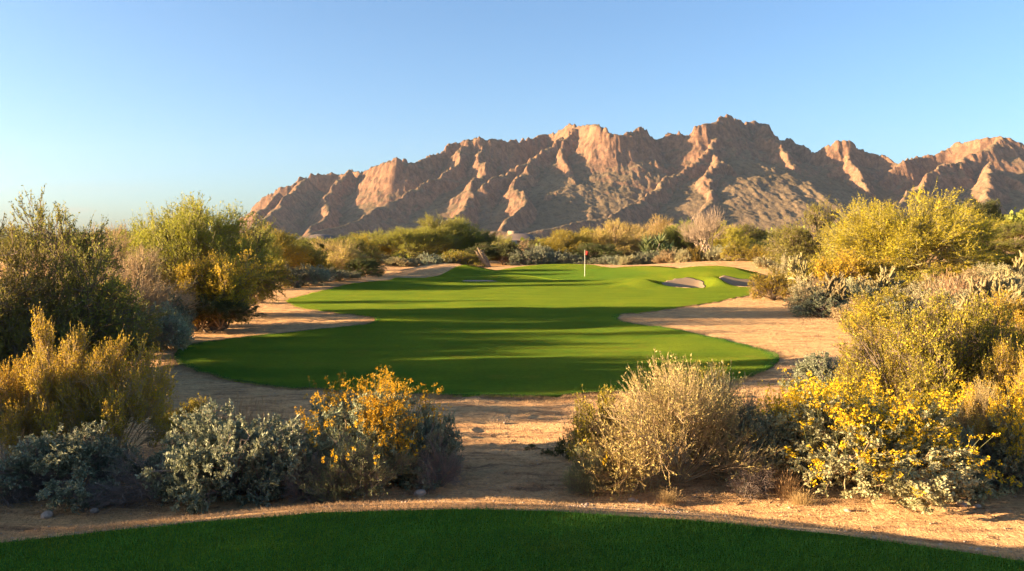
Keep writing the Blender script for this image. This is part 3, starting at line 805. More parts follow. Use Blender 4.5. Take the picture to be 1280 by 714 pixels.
for i in range(2):
    std_kind('open_mesquite', 270 + i, 'leafy', 'bark', 'crown', 'trunk', H=4.2, R=3.0, lobes=20, lobe_size=0.30, base=0.12, flat=1.1, limbs=40, twigs=800, sprigs=8, sprig=0.34,
             up=0.7, leaf=(10, 0.050, 0.45), trunk_r=0.055, stems=4, stem_h=0.12, twig_r=0.007, shell=0.3, out_bias=0.6, crooked=0.45)
    std_kind('leafy_mesquite', 275 + i, 'leafy', 'bark', 'crown', 'trunk', H=4.0, R=2.6, lobes=18, lobe_size=0.34, base=0.12, flat=0.9, limbs=34, twigs=760, sprigs=7, sprig=0.30,
             up=0.45, leaf=(10, 0.050, 0.42), trunk_r=0.07, stems=3, stem_h=0.12, twig_r=0.006, shell=0.4, out_bias=0.7)
    std_kind('dry_tree', 280 + i, 'drytree', 'twig', 'crown', 'trunk', H=3.6, R=2.2, lobes=12, lobe_size=0.40, base=0.28, flat=0.9, limbs=34, twigs=620, sprigs=8, sprig=0.36,
             up=0.6, leaf=(4, 0.040, 0.3), trunk_r=0.05, stems=4, stem_h=0.14, twig_r=0.006, shell=0.35, out_bias=0.7)
    std_kind('gold_tree', 285 + i, 'goldleaf', 'twig', 'crown', 'trunk', H=3.8, R=2.4, lobes=15, lobe_size=0.38, base=0.12, flat=0.9, limbs=34, twigs=680, sprigs=8, sprig=0.36,
             up=0.6, leaf=(8, 0.050, 0.3), trunk_r=0.05, stems=4, stem_h=0.12, twig_r=0.006, shell=0.35, out_bias=0.7)
    std_kind('golden_creosote', 290 + i, 'golden', 'bark', H=2.6, R=1.5, lobes=15, lobe_size=0.30, base=0.25, flat=1.3, limbs=30, twigs=480, sprigs=8, sprig=0.26,
             up=0.9, leaf=(9, 0.045, 0.45), trunk_r=0.03, stems=6, stem_h=0.05, twig_r=0.005, shell=0.35, out_bias=0.5)
    std_kind('bare_tree', 300 + i, 'paletwig', 'paletwig', 'crown', 'trunk', H=4.0, R=1.5, lobes=9, lobe_size=0.36, base=0.6, flat=1.1, limbs=26, twigs=260, sprigs=6, sprig=0.5, up=1.2,
             leaf=(0, 0, 0), trunk_r=0.045, stems=5, stem_h=0.25, twig_r=0.006, shell=0.3, out_bias=0.4)
    # cholla: jointed arms clothed in pale spines
    g = grow(310 + i, H=1.4, R=0.8, lobes=9, lobe_size=0.35, base=0.4, flat=1.0, limbs=16, twigs=64, sprigs=4, sprig=0.16, up=0.7, leaf=(80, 0.034, 0.16), trunk_r=0.05, stems=2,
             stem_h=0.2, twig_r=0.028, shell=0.4, out_bias=0.5, leaf_tight=0.2, leaf_t0=0.0)
    spc = g['sprigs']; spc.r0[:] = 0.030; spc.r1[:] = 0.022; g['twigs'].r0[:] = 0.032; g['twigs'].r1[:] = 0.028
    wood = g['wood'][:2]; arms = join([tubes(g['twigs'], 5, 6), tubes(spc, 4, 6)])
    wv, wq = join(wood)
    add_kind('cholla', [('trunk', mesh('trunk', wv, wq, None, False, M['bark'])), ('arms', mesh('arms', arms[0], arms[1], None, True, M['cholla'])),
                        ('spines', mesh('spines', g['foliage'][0], g['foliage'][1], None, False, M['cholla']))], 1.4, 0.8)
    # spiky rosette plant
    r = np.random.default_rng(320 + i)
    Vs = []
    n = 260
    st = rdir(r, n) * np.array([[1, 1, 0.8]]); st[:, 2] = np.abs(st[:, 2]) + 0.15; st = unit(st)
    c = r.normal(size=(7, 3)) * np.array([[0.9, 0.9, 0.25]]) + np.array([[0, 0, 0.7]]); k = r.integers(0, 7, n)
    P = c[k]; P[:, 2] = np.maximum(P[:, 2], 0.1)
    bl = blades(P, st, r.uniform(0.5, 1.0, n), 0.10, r, 0.12)
    s_ = Curves(np.zeros((7, 3)) + r.normal(size=(7, 3)) * np.array([[0.1, 0.1, 0]]), c * 0.5 + 0.05, c, 0.07, 0.05)
    sv, sq = tubes(s_, 5, 6)
    add_kind('yucca', [('stems', mesh('stems', sv, sq, None, True, M['bark'])), ('leaves', mesh('leaves', bl[0], bl[1], None, False, M['agave']))], 1.7, 1.6)
    # dry grass clump
    n = 420
    P = r.normal(size=(n, 3)) * np.array([[0.09, 0.09, 0]]); D = unit(np.stack([r.normal(size=n) * 0.35 + P[:, 0] * 2, r.normal(size=n) * 0.35 + P[:, 1] * 2, np.ones(n)], -1))
    bl = blades(P, D, r.uniform(0.25, 0.62, n), 0.005, r, 0.25)
    hp = P + D * r.uniform(0.35, 0.6, n)[:, None]
    hv, hq = leaves(hp[:200], D[:200], 0.07, 0.15, r)
    gv, gq = join([bl, (hv, hq)])
    add_kind('dry_grass_clump', [('blades', mesh('blades', gv, gq, None, False, M['straw']))], 0.6, 0.3)
    # low leafy weed
    std_kind('weed', 330 + i, 'mesquite_dark', 'bark', H=0.25, R=0.25, lobes=7, lobe_size=0.4, base=0.2, limbs=14, twigs=90, sprigs=5, sprig=0.05, up=0.4, leaf=(6, 0.018, 0.5),
             trunk_r=0.004, stems=6, stem_h=0, twig_r=0.0015, shell=0.3)

CAT = {'saltbush': ('saltbush', 'shrub'), 'creosote': ('creosote_bush', 'shrub'), 'olive_creosote': ('creosote_bush', 'shrub'), 'small_creosote': ('creosote_bush', 'shrub'),
       'golden_creosote': ('creosote_bush', 'shrub'), 'flowering_bush': ('flowering_bush', 'shrub'), 'needle_bush': ('needle_bush', 'shrub'), 'dead_bush': ('dead_bush', 'dead bush'),
       'straw_bush': ('straw_bush', 'dry bush'), 'palo_verde': ('palo_verde_tree', 'tree'), 'green_palo_verde': ('palo_verde_tree', 'tree'), 'mesquite': ('mesquite_tree', 'tree'),
       'dark_mesquite': ('mesquite_tree', 'tree'), 'open_mesquite': ('mesquite_tree', 'tree'), 'sage': ('sage_bush', 'shrub'), 'tan_bush': ('tan_bush', 'shrub'), 'leafy_mesquite': ('mesquite_tree', 'tree'), 'dry_tree': ('dry_tree', 'dry tree'),
       'gold_tree': ('dry_tree', 'dry tree'), 'bare_tree': ('bare_tree', 'bare tree'), 'cholla': ('cholla_cactus', 'cactus'), 'yucca': ('yucca_plant', 'plant'), 'dry_grass_clump': ('dry_grass_clump', 'dry grass'), 'weed': ('weed', 'weed')}
GROUP = {'shrub': 'desert shrubs around the fairway', 'tree': 'desert trees around the fairway', 'cactus': 'cholla cacti', 'dry grass': 'dry grass clumps', 'dry bush': 'straw coloured dry bushes',
         'dead bush': 'dead twiggy bushes', 'weed': 'low weeds on the dirt', 'plant': 'spiky plants', 'dry tree': 'dry trees', 'bare tree': 'bare trees'}
prng = np.random.default_rng(99)
COUNT = {}
def put(kind, x, y, h, w, label, rz=None, sink=0.0):
    vs = KINDS[kind]; k = COUNT.get(kind, 0); COUNT[kind] = k + 1
    H, R_, parts = vs[k % len(vs)]
    nm, cat = CAT[kind]
    z = float(height(np.array([x]), np.array([y]))[0]) - 0.02 - sink
    e = thing(nm, label, cat, (x, y, z), prng.random() * 6.28 if rz is None else rz, GROUP[cat])
    if cat == 'shrub' and y > 15: e.rotation_euler = (prng.normal() * 0.07, prng.normal() * 0.07, e.rotation_euler.z)
    e.scale = (w / (2 * R_), w / (2 * R_), h / H)
    for pn, me in parts: link(pn, me, e)
    return e

def at(kind, px, base, top, wpx, label, rz=None):
    """a plant whose foot stands where the photo's ray at (px, base) meets the ground"""
    x, y = hit(px, base)
    k = 1 + 0.2 * wpx / F        # the foot stands behind the front of the foliage
    x *= k; y *= k; s = y / F
    return put(kind, x, y, (base - top) * s * 1.04, wpx * s, label, rz)

def far(kind, px, y, top, wpx, label):
    """a plant at a known distance"""
    x = (px - 640) / F * y
    z = float(height(np.array([x]), np.array([y]))[0])
    h = EYE + (307 - top) / F * y - z
    return put(kind, x, y, max(h, 0.4) * 1.05, wpx / F * y * (1.5 if y > 80 else 1.15), label)

# ------------------------------------------------------------------ the plants of the photograph
# near left, in the shade of the trees outside the frame
at('creosote', 22, 600, 462, 120, 'golden-tipped feathery bush at the left edge above the grey-green shrub')
at('creosote', 78, 592, 414, 130, 'golden feathery bush with the tallest pointed plume, near the left edge')
at('creosote', 142, 588, 438, 140, 'golden plumed bush leaning right over the pale twigs beside the sandy path')
at('dead_bush', 12, 632, 560, 110, 'dark grey leafless bush in the lower left corner')
at('saltbush', 92, 630, 548, 175, 'grey-green rounded shrub under the golden plumed bushes on the lower left')
at('dead_bush', 188, 632, 572, 150, 'dark purplish twiggy bush between the two grey-green shrubs on the left')
at('saltbush', 298, 628, 528, 205, 'largest grey-green shrub, below the dry grass plumes and left of the yellow flowers')
at('saltbush', 240, 612, 560, 110, 'small grey-green shrub tucked behind the left side of the largest one')
at('dry_grass_clump', 300, 585, 500, 60, 'dry straw grass clump poking above the largest grey-green shrub')
at('dry_grass_clump', 336, 588, 506, 50, 'thin dry grass clump right of the straw clump above the grey-green shrub')
at('dry_grass_clump', 262, 580, 512, 60, 'short dry grass clump left of the straw clump behind the grey-green shrub')
at('small_creosote', 235, 560, 508, 90, 'low green and rust coloured bush between the plumed bushes and the dry grass')
at('needle_bush', 448, 626, 548, 135, 'soft needle-leaved sage green bush in front of the yellow flowering bush')
at('flowering_bush', 462, 605, 488, 195, 'yellow flowering bush left of the bare sandy gap')
at('dead_bush', 545, 612, 548, 75, 'small dark twiggy bush on the right side of the yellow flowering bush')
at('saltbush', 520, 600, 520, 110, 'grey-green shrub at the right shoulder of the yellow flowering bush')
at('dead_bush', 385, 628, 570, 70, 'grey dead twigs between the grey-green shrub and the needle-leaved bush')
at('weed', 410, 600, 560, 60, 'dark leafy weed half hidden behind the needle-leaved bush')
# near right
at('straw_bush', 845, 620, 480, 255, 'big straw coloured dry bush lit by the sun in the middle of the right group')
at('small_creosote', 752, 606, 498, 95, 'yellow-green upright bush on the left flank of the big straw bush')
at('straw_bush', 905, 600, 474, 120, 'tall olive and straw bush with feathery tips behind the big straw bush')
at('olive_creosote', 870, 588, 468, 110, 'feathery tipped olive bush rising highest behind the big straw bush')
at('needle_bush', 735, 618, 562, 70, 'low pale green bush at the lower left foot of the big straw bush')
at('saltbush', 935, 608, 520, 90, 'shaded grey-green shrub between the straw bush and the yellow flowering mound')
at('weed', 705, 574, 546, 34, 'small dark green weed alone on the sand left of the big straw bush')
at('weed', 663, 562, 555, 20, 'tiny green weed farthest left on the open sand')
at('weed', 682, 568, 560, 14, 'tiny green weed between the two other weeds on the sand')
at('dead_bush', 940, 620, 566, 80, 'dark dead twigs at the foot of the shaded grey-green shrub')
at('flowering_bush', 1075, 622, 496, 285, 'broad mound of pale leaves crowned with yellow flowers on the right')
at('flowering_bush', 1010, 600, 500, 110, 'yellow flowering shoots at the left shoulder of the broad flowering mound')
at('saltbush', 1165, 612, 528, 105, 'blue-grey shrub at the right foot of the broad flowering mound')
at('creosote', 1188, 600, 500, 90, 'narrow golden bush between the blue-grey shrub and the right edge shrubs')
at('straw_bush', 1225, 600, 490, 90, 'dry grassy bush between the golden bush and the right edge shrub')
at('flowering_bush', 1262, 605, 490, 150, 'pale grey shrub with a few yellow flowers at the right edge')
at('dead_bush', 1250, 612, 550, 120, 'dark twiggy bush under the pale shrub at the right edge')
at('saltbush', 1032, 500, 448, 90, 'blue-green shrub just past the fairway tip, behind the broad flowering mound')
at('saltbush', 1098, 505, 455, 70, 'small blue-green shrub half behind the big olive bush')
at('olive_creosote', 1150, 560, 392, 190, 'big olive-gold bush behind the broad flowering mound')
at('olive_creosote', 1225, 552, 388, 170, 'big olive-gold bush near the right edge, behind the narrow golden bush')
at('olive_creosote', 1110, 530, 410, 120, 'olive bush on the left flank of the big olive-gold bush')
at('creosote', 1272, 575, 440, 110, 'golden bush cut by the right edge above the pale flowering shrub')
at('dry_grass_clump', 1000, 632, 612, 40, 'short dry grass clump left of the foot of the flowering mound')
at('dry_grass_clump', 985, 626, 590, 50, 'dry grass clump between the dead twigs and the flowering mound')
at('dry_grass_clump', 835, 632, 612, 40, 'short dry grass clump at the foot of the big straw bush')

# left, middle distance
far('open_mesquite', 52, 17.0, 272, 190, 'tall open leafy tree nearest to the left edge')
far('open_mesquite', -18, 15.5, 300, 190, 'leafy tree cut by the left edge')
far('leafy_mesquite', 75, 19.0, 352, 200, 'dense olive green tree under the tall open tree at the left edge')
far('leafy_mesquite', 30, 16.0, 400, 170, 'low dark green thicket at the left edge above the golden plumes')
far('small_creosote', 105, 17.5, 415, 150, 'low dark green bush beside the path, above the golden plume tips')
far('dry_tree', 128, 27, 292, 130, 'pinkish dry tree between the left edge tree and the green palo verde')
far('dry_tree', 165, 24, 318, 130, 'smaller tan dry tree with crooked branches beside the golden bushes')
far('green_palo_verde', 180, 33, 284, 110, 'yellow-green tree directly left of the tallest feathery tree')
far('green_palo_verde', 246, 31, 260, 160, 'tallest feathery yellow-green tree in the left group')
far('mesquite', 300, 34, 282, 95, 'dark green tree at the right shoulder of the tallest feathery tree')
far('golden_creosote', 235, 27, 335, 95, 'golden topped bush in the middle of the left group')
far('golden_creosote', 272, 27.5, 325, 95, 'golden green bush with bare lower branches beside the left dirt slope')
far('dark_mesquite', 262, 26.5, 372, 90, 'dark green low bush under the golden topped bushes')
far('golden_creosote', 190, 28, 345, 100, 'dull gold bush left of the golden topped bush')
far('sage', 200, 24, 375, 65, 'blue-grey sage bush between the tan dry tree and the golden bushes')
far('sage', 172, 21.5, 385, 90, 'yellow-grey low bush at the bend of the left path')
far('tan_bush', 212, 22.5, 385, 50, 'pale dry bush standing against the blue-grey sage on the left')
far('sage', 140, 20.5, 402, 70, 'dull sage bush at the left end of the path bend')
far('tan_bush', 316, 40, 335, 40, 'small pale pink bush at the top of the left dirt slope')
far('palo_verde', 345, 62, 286, 75, 'light yellow-green tree just left of the dark roofed house')
far('mesquite', 365, 66, 305, 75, 'round green tree below the dark roof on the left')
far('green_palo_verde', 322, 55, 292, 60, 'pale green tree between the dark tree and the light yellow-green tree')
far('small_creosote', 338, 52, 322, 50, 'low yellow-green bush at the top of the left dirt mound')
far('sage', 368, 54, 332, 45, 'leftmost blue-grey bush in the row along the left dirt mound')
far('sage', 392, 56, 334, 45, 'second blue-grey bush in the row along the left dirt mound')
far('sage', 412, 58, 336, 42, 'third bush in the blue-grey row along the left dirt mound')
far('sage', 432, 60, 339, 38, 'rightmost bush at the end of the blue-grey row on the left mound')
far('gold_tree', 418, 74, 302, 75, 'golden tan bushy tree right of the round green tree')
far('small_creosote', 400, 68, 318, 60, 'yellow bush in front of the golden tan tree')
far('mesquite', 445, 80, 301, 60, 'green bush right of the golden tan tree')
far('dark_mesquite', 455, 72, 325, 45, 'dark green bush at the top of the shaded dirt slope')

# behind the green, from left to right
far('green_palo_verde', 478, 104, 290, 55, 'yellow-green tree leftmost in the line behind the green')
far('green_palo_verde', 512, 100, 288, 60, 'dull olive tree second from the left in the line behind the green')
far('small_creosote', 470, 92, 312, 40, 'gold bush at the left end of the line behind the green')
far('tan_bush', 494, 90, 322, 42, 'pinkish tan bush under the dull olive tree')
far('tan_bush', 522, 92, 321, 34, 'grey-pink low bush right of the pinkish tan one')
far('green_palo_verde', 556, 108, 274, 52, 'tallest bright green tree in the line behind the green')
far('green_palo_verde', 578, 110, 276, 44, 'bright green tree just right of the tallest one behind the green')
far('green_palo_verde', 540, 103, 286, 50, 'yellowish green tree left of the tallest bright green tree')
far('mesquite', 600, 108, 285, 34, 'rich green round tree left of the domed house')
far('sage', 548, 91, 318, 34, 'blue-grey bush below the tallest bright green tree')
far('small_creosote', 572, 91, 315, 40, 'rusty gold bush below the bright green trees')
far('sage', 588, 92, 320, 26, 'small pale sage bush left of the leaning dry trunk')
far('dark_mesquite', 630, 96, 305, 36, 'dark shaded bush in front of the domed house')
far('dark_mesquite', 605, 96, 306, 30, 'narrow dark bush behind the leaning dry trunk')
far('tan_bush', 652, 99, 304, 36, 'tan bush in front of the right half of the domed house')
far('sage', 660, 93, 313, 36, 'blue-grey bush below the domed house')
far('sage', 688, 94, 311, 34, 'dark blue-grey bush left of the first golden tree')
far('tan_bush', 674, 96, 308, 26, 'small yellow bush right of the domed house')
far('palo_verde', 706, 104, 290, 42, 'bright yellow tree leftmost of the yellow trees, left of the flag')
far('palo_verde', 728, 108, 288, 50, 'bright yellow round tree directly behind the red flag')
far('dark_mesquite', 745, 99, 306, 44, 'dark bush at the foot of the tree behind the red flag')
far('sage', 712, 93, 318, 30, 'blue-grey bush just left of the flag')
far('gold_tree', 770, 106, 279, 56, 'wide golden dry tree right of the flag')
far('gold_tree', 800, 118, 284, 56, 'pale gold tree behind the spiky green plant')
far('gold_tree', 824, 126, 275, 50, 'palest gold wispy tree against the shaded mountain')
far('yucca', 812, 97, 293, 34, 'spiky dark green plant right of the wide golden dry tree')
far('yucca', 834, 99, 294, 32, 'spiky dark green plant on the right of the other one')
far('mesquite', 862, 108, 280, 44, 'olive green tree just left of the bare pale tree')
far('bare_tree', 882, 92, 266, 46, 'bare pale tree with upright branches above the right dirt hill')
far('palo_verde', 912, 100, 282, 44, 'yellow-green tree right of the bare pale tree')
far('bare_tree', 922, 108, 277, 30, 'bare twiggy treetop behind the yellow-green tree')
far('mesquite', 938, 104, 284, 40, 'green tree left of the cream house on the right')
for args in [
    ('sage', 750, 91, 321, 22, 'low sage bush right of the flag foot in the row above the green'),
    ('sage', 768, 90, 321, 24, 'dull sage bush under the left part of the wide golden tree'),
    ('tan_bush', 785, 89, 320, 24, 'tan low bush under the right part of the wide golden tree'),
    ('sage', 800, 90, 317, 28, 'sage bush under the left spiky plant'),
    ('sage', 818, 91, 315, 30, 'rounded sage bush between the two spiky plants'),
    ('tan_bush', 836, 88, 314, 26, 'tan bush under the right spiky plant'),
    ('tan_bush', 854, 87, 312, 28, 'pale tan bush at the left foot of the olive tree on the dirt hill'),
    ('small_creosote', 872, 86, 309, 20, 'yellow-green upright bush under the bare pale tree'),
    ('tan_bush', 892, 86, 311, 26, 'pinkish tan bush right of the foot of the bare pale tree'),
    ('sage', 905, 88, 309, 22, 'grey bush behind the pinkish tan bush on the dirt hill'),
    ('small_creosote', 921, 82, 306, 32, 'round yellow-green bush on the crest of the right dirt hill'),
    ('tan_bush', 936, 82, 320, 18, 'small brown bush right of the round yellow-green bush'),
    ('small_creosote', 950, 78, 308, 34, 'yellow bush at the right end of the dirt hill'),
    ('tan_bush', 956, 74, 322, 30, 'pale low bush where the dirt hill meets the right bushes'),
    ('small_creosote', 975, 76, 300, 34, 'olive bush below the cream house'),
    ('dark_mesquite', 960, 90, 298, 34, 'dark green bush just below the cream house wall'),
    ('cholla', 990, 60, 318, 28, 'pale branching cactus left of the round mesquite foot'),
    ('tan_bush', 985, 52, 322, 40, 'tan bush in front of the pale branching cactus'),
]: far(*args)

# right, middle distance
far('small_creosote', 968, 42, 338, 56, 'pale yellow-green round bush at the edge of the sand, leftmost on the right bank')
far('tan_bush', 958, 43, 350, 30, 'small tan bush on the left side of the pale round bush by the sand')
far('leafy_mesquite', 1016, 56, 262, 98, 'round green tree left of the big yellow tree')
far('palo_verde', 1085, 50, 262, 110, 'left half of the big yellow tree clump, lower and greener')
far('palo_verde', 1135, 47, 249, 150, 'biggest bright yellow tree on the right')
far('palo_verde', 1185, 52, 266, 90, 'right part of the big yellow tree clump beside the pillars')
far('golden_creosote', 1060, 42, 318, 80, 'orange tinged bush under the left half of the yellow trees')
far('mesquite', 1000, 70, 292, 46, 'green tree behind the round green tree on its left side')
far('tan_bush', 1018, 34, 350, 62, 'grey-green bush left of the brown cholla by the sand')
far('cholla', 1040, 33.5, 345, 50, 'brown shaded cholla clump beside the sand on the right bank')
far('sage', 1030, 33, 368, 70, 'low grey-green bush at the foot of the brown cholla clump')
far('cholla', 1000, 48, 320, 34, 'pale cholla between the round bush and the grey-green bush')
far('cholla', 1105, 36, 337, 48, 'pale yellow cholla in front of the biggest yellow tree')
far('cholla', 1085, 38, 344, 36, 'smaller pale cholla left of the one before the biggest yellow tree')
far('tan_bush', 1072, 35, 352, 50, 'dry tan bush between the brown cholla and the pale chollas')
far('tan_bush', 1080, 29, 372, 70, 'pale grey-green bush just right of the sand edge, behind the olive bushes')
far('small_creosote', 1108, 28, 363, 70, 'yellow topped round bush in front of the pale chollas')
far('sage', 1130, 27, 376, 55, 'silvery bush right of the yellow topped round bush')
far('tan_bush', 1160, 33, 351, 60, 'tan mounded bush right of the pale yellow cholla')
far('dry_grass_clump', 1185, 31, 340, 40, 'dry grass clump on the slope right of the tan mounded bush')
far('dry_grass_clump', 1205, 30, 345, 44, 'pale dry grass clump on the slope left of the large cholla')
far('tan_bush', 1195, 29, 362, 70, 'straw coloured bush on the slope under the dry grass clumps')
far('cholla', 1232, 25, 352, 70, 'large pale cholla on the right slope with a dark base')
far('cholla', 1262, 27, 342, 56, 'large pale cholla nearer the right edge')
far('cholla', 1278, 34, 318, 48, 'cholla high on the slope at the right edge')
far('tan_bush', 1215, 38, 338, 60, 'tan bush on the slope above the large pale cholla')
far('tan_bush', 1250, 40, 330, 60, 'greyish dry bush high on the slope near the right edge')
far('small_creosote', 1180, 23, 385, 80, 'olive bush on the slope just above the big olive-gold bushes')
far('golden_creosote', 1268, 22, 372, 80, 'golden bush at the right edge below the large pale chollas')
far('small_creosote', 1222, 58, 302, 60, 'green bush right of the yellow trees on the hillside')
far('mesquite', 1262, 62, 300, 70, 'low green tree below the two tan pillars')
far('golden_creosote', 1215, 48, 316, 60, 'orange-brown bush at the right foot of the yellow trees')
far('small_creosote', 1272, 52, 316, 60, 'green bush under the pillars at the right edge')
far('dark_mesquite', 1210, 92, 254, 44, 'dark round tree on the hillside at the right')
far('dark_mesquite', 1233, 94, 254, 26, 'narrow dark tree beside the dark round one on the hillside')
far('palo_verde', 1245, 84, 277, 60, 'pale green low tree on the hillside left of the right edge')
far('mesquite', 1275, 80, 278, 50, 'green hillside tree cut by the right edge')
far('mesquite', 1180, 90, 272, 60, 'green tree behind the right part of the yellow trees')
far('sage', 1085, 31, 385, 60, 'grey bush low beside the sand, right of the grey-green one')

# the second line of trees, farther off
for args in [
    ('mesquite', 392, 125, 297, 60, 'hazy green treetop right beside the dark brown roof'),
    ('dark_mesquite', 300, 90, 290, 60, 'dark treetop behind the pale green tree on the left'),
    ('mesquite', 440, 135, 294, 50, 'treetop behind the golden tan tree on its right'),
    ('green_palo_verde', 498, 132, 290, 56, 'treetop in the gap right of the leftmost tree behind the green'),
    ('green_palo_verde', 530, 135, 287, 50, 'hazy treetop right of the dull olive tree'),
    ('mesquite', 580, 138, 289, 40, 'treetop behind the rich green round tree'),
    ('palo_verde', 690, 145, 299, 44, 'low yellow tree right behind the domed house'),
    ('mesquite', 672, 135, 301, 30, 'low green tree touching the right end of the domed roof'),
    ('mesquite', 752, 140, 293, 50, 'green treetop between the two big yellow trees'),
    ('green_palo_verde', 790, 142, 291, 50, 'dull green treetop behind the wide golden dry tree'),
    ('mesquite', 845, 140, 286, 50, 'green treetop left of the olive green tree'),
    ('dark_mesquite', 895, 130, 284, 46, 'dark treetop behind the bare pale tree'),
    ('mesquite', 928, 132, 288, 44, 'green treetop behind the second bare tree'),
    ('dark_mesquite', 985, 120, 290, 50, 'dark green tree right of the cream house'),
    ('mesquite', 945, 118, 296, 40, 'low green tree in front of the cream house on the right'),
    ('small_creosote', 1000, 84, 306, 50, 'olive bush under the round green tree on its left'),
    ('green_palo_verde', 1060, 75, 285, 80, 'green tree between the round green tree and the yellow clump'),
    ('mesquite', 1250, 105, 285, 70, 'green tree on the hillside behind the two pillars'),
    ('small_creosote', 1240, 70, 298, 50, 'round green bush left of the two pillars'),
    ('sage', 1225, 66, 304, 46, 'greyish bush on the hillside below the dark trees'),
]: far(*args)

# more of the thick cover on the right bank
for args in [
    ('tan_bush', 1130, 31, 362, 60, 'tan bush between the silvery bush and the tan mounded bush'),
    ('small_creosote', 1150, 38, 340, 70, 'olive bush at the foot of the biggest yellow tree'),
    ('golden_creosote', 1185, 42, 330, 70, 'orange tinged bush at the right foot of the biggest yellow tree'),
    ('tan_bush', 1165, 27, 370, 60, 'straw coloured bush left of the one under the dry grass clumps'),
    ('sage', 1215, 26, 370, 60, 'grey bush at the foot of the large pale cholla on the slope'),
    ('tan_bush', 1245, 24, 375, 60, 'tan bush just below the large pale cholla'),
    ('dry_grass_clump', 1225, 33, 348, 40, 'dry grass clump above the large pale cholla'),
    ('dry_grass_clump', 1165, 35, 345, 36, 'dry grass clump behind the tan mounded bush'),
    ('cholla', 1195, 33, 344, 46, 'small cholla in the dry grass on the right slope'),
    ('small_creosote', 1120, 41, 335, 60, 'yellow-green bush left of the foot of the biggest yellow tree'),
    ('sage', 1060, 38, 350, 50, 'grey bush under the orange tinged bush on the right bank'),
    ('tan_bush', 1270, 31, 345, 60, 'straw bush at the right edge under the high cholla'),
    ('golden_creosote', 1245, 46, 320, 70, 'rusty bush high on the slope right of the yellow trees'),
    ('tan_bush', 1040, 46, 338, 50, 'tan bush behind the brown cholla clump'),
    ('small_creosote', 1010, 50, 326, 50, 'olive bush under the round green tree on its right'),
    ('olive_creosote', 1200, 17, 392, 150, 'olive bush filling the gap between the two big olive-gold bushes'),
    ('golden_creosote', 1095, 25, 380, 70, 'golden tinged bush just above the olive bushes near the sand'),
]: far(*args)

for args in [
    ('mesquite', 85, 76, 290, 150, 'green treetop behind the left edge tree, far off'),
    ('green_palo_verde', 30, 80, 294, 150, 'hazy green treetop behind the leftmost trees'),
    ('mesquite', 140, 82, 291, 130, 'far green treetop behind the pinkish dry tree'),
    ('golden_creosote', 110, 22, 345, 110, 'dull gold bush between the left edge tree and the dry trees'),
]: far(*args)

for args in [
    ('palo_verde', 846, 116, 288, 34, 'yellow tree left of the olive green tree'),
    ('gold_tree', 900, 118, 286, 34, 'golden bush-like tree behind the bare pale tree'),
    ('green_palo_verde', 745, 118, 290, 36, 'bright green tree right behind the round yellow tree'),
    ('gold_tree', 785, 113, 283, 34, 'golden tree between the wide golden tree and the pale gold tree'),
    ('green_palo_verde', 955, 112, 290, 34, 'bright green tree just left of the cream house on the right'),
    ('palo_verde', 530, 106, 290, 36, 'yellow-green tree between the dull olive and the yellowish green tree'),
    ('palo_verde', 460, 100, 296, 40, 'low yellow tree at the left end of the line behind the green'),
    ('green_palo_verde', 626, 118, 296, 26, 'small bright tree at the left end of the domed house'),
]: far(*args)

# the cover goes on past the right edge of the view
OUT = 'desert shrub standing just past the right edge of the view'
for kind, x, y, h, w in [('olive_creosote', 8.6, 10.5, 1.6, 2.4), ('tan_bush', 10.4, 12.2, 0.9, 1.8), ('olive_creosote', 11.2, 14.5, 1.9, 2.8), ('tan_bush', 9.0, 8.6, 0.8, 1.5),
                         ('golden_creosote', 13.4, 17.0, 1.8, 2.6), ('tan_bush', 14.5, 15.0, 0.9, 2.0), ('sage', 12.6, 12.0, 0.8, 1.7), ('olive_creosote', 17.0, 20.0, 1.9, 3.0)]:
    put(kind, x, y, h, w, OUT)

# trees that stand left of the view and throw the long shade
SH = 'mesquite beyond the left edge of the view, shading the tee and the near plants'
for x, y, h, w in [(-13, 2.4, 3.7, 5.6), (-10.5, 5.4, 1.7, 4.4), (-12.5, 8.6, 1.85, 4.6), (-15.5, 11.6, 2.4, 5.2), (-17.5, 15.0, 2.6, 4.8), (-19, 4.5, 2.5, 6.5), (-20, 8.5, 2.6, 6.0), (-22, 13, 3.0, 5.5), (-14, -2, 3.9, 6), (-23, 0, 4.4, 7), (-22, -6, 3.6, 7)]:
    put('dark_mesquite', x, y, h, w, SH)

# ------------------------------------------------------------------ flagstick
fx, fy = 731 - 640, 74.0
fx = fx / F * fy
fz = float(height(np.array([fx]), np.array([fy]))[0]) + 0.03
flag = thing('golf_flagstick', 'thin white pole with a small red flag standing on the green', 'golf flag', (fx, fy, fz))
pv, pq = tubes(Curves(np.array([[0, 0, 0.0]]), np.array([[0.0, 0, 1.2]]), np.array([[0.0, 0, 2.45]]), 0.020, 0.015), 8, 8)
link('pole', mesh('pole', pv, pq, None, True, plain_mat('pole_paint', (0.80, 0.76, 0.62), 0.5, 0.05)), flag)
uu, ww = np.meshgrid(np.linspace(0, 1, 14), np.linspace(0, 1, 10))
fxv = 0.02 + uu * 0.31 * (1 - 0.15 * ww); fyv = 0.05 * np.sin(uu * 7 + ww * 2) * uu; fzv = 2.42 - ww * 0.42 * (1 - 0.25 * uu) - 0.18 * uu
fv = np.stack([fxv, fyv, fzv], -1).reshape(-1, 3); fv2 = fv + np.array([[0, 0.006, 0]])
gf = grid_faces(10, 14)
link('flag', mesh('flag', np.concatenate([fv, fv2]), np.concatenate([gf, gf[:, ::-1] + 140]), None, True, plain_mat('red_cloth', (0.62, 0.04, 0.02), 0.8, 0.1)), flag)
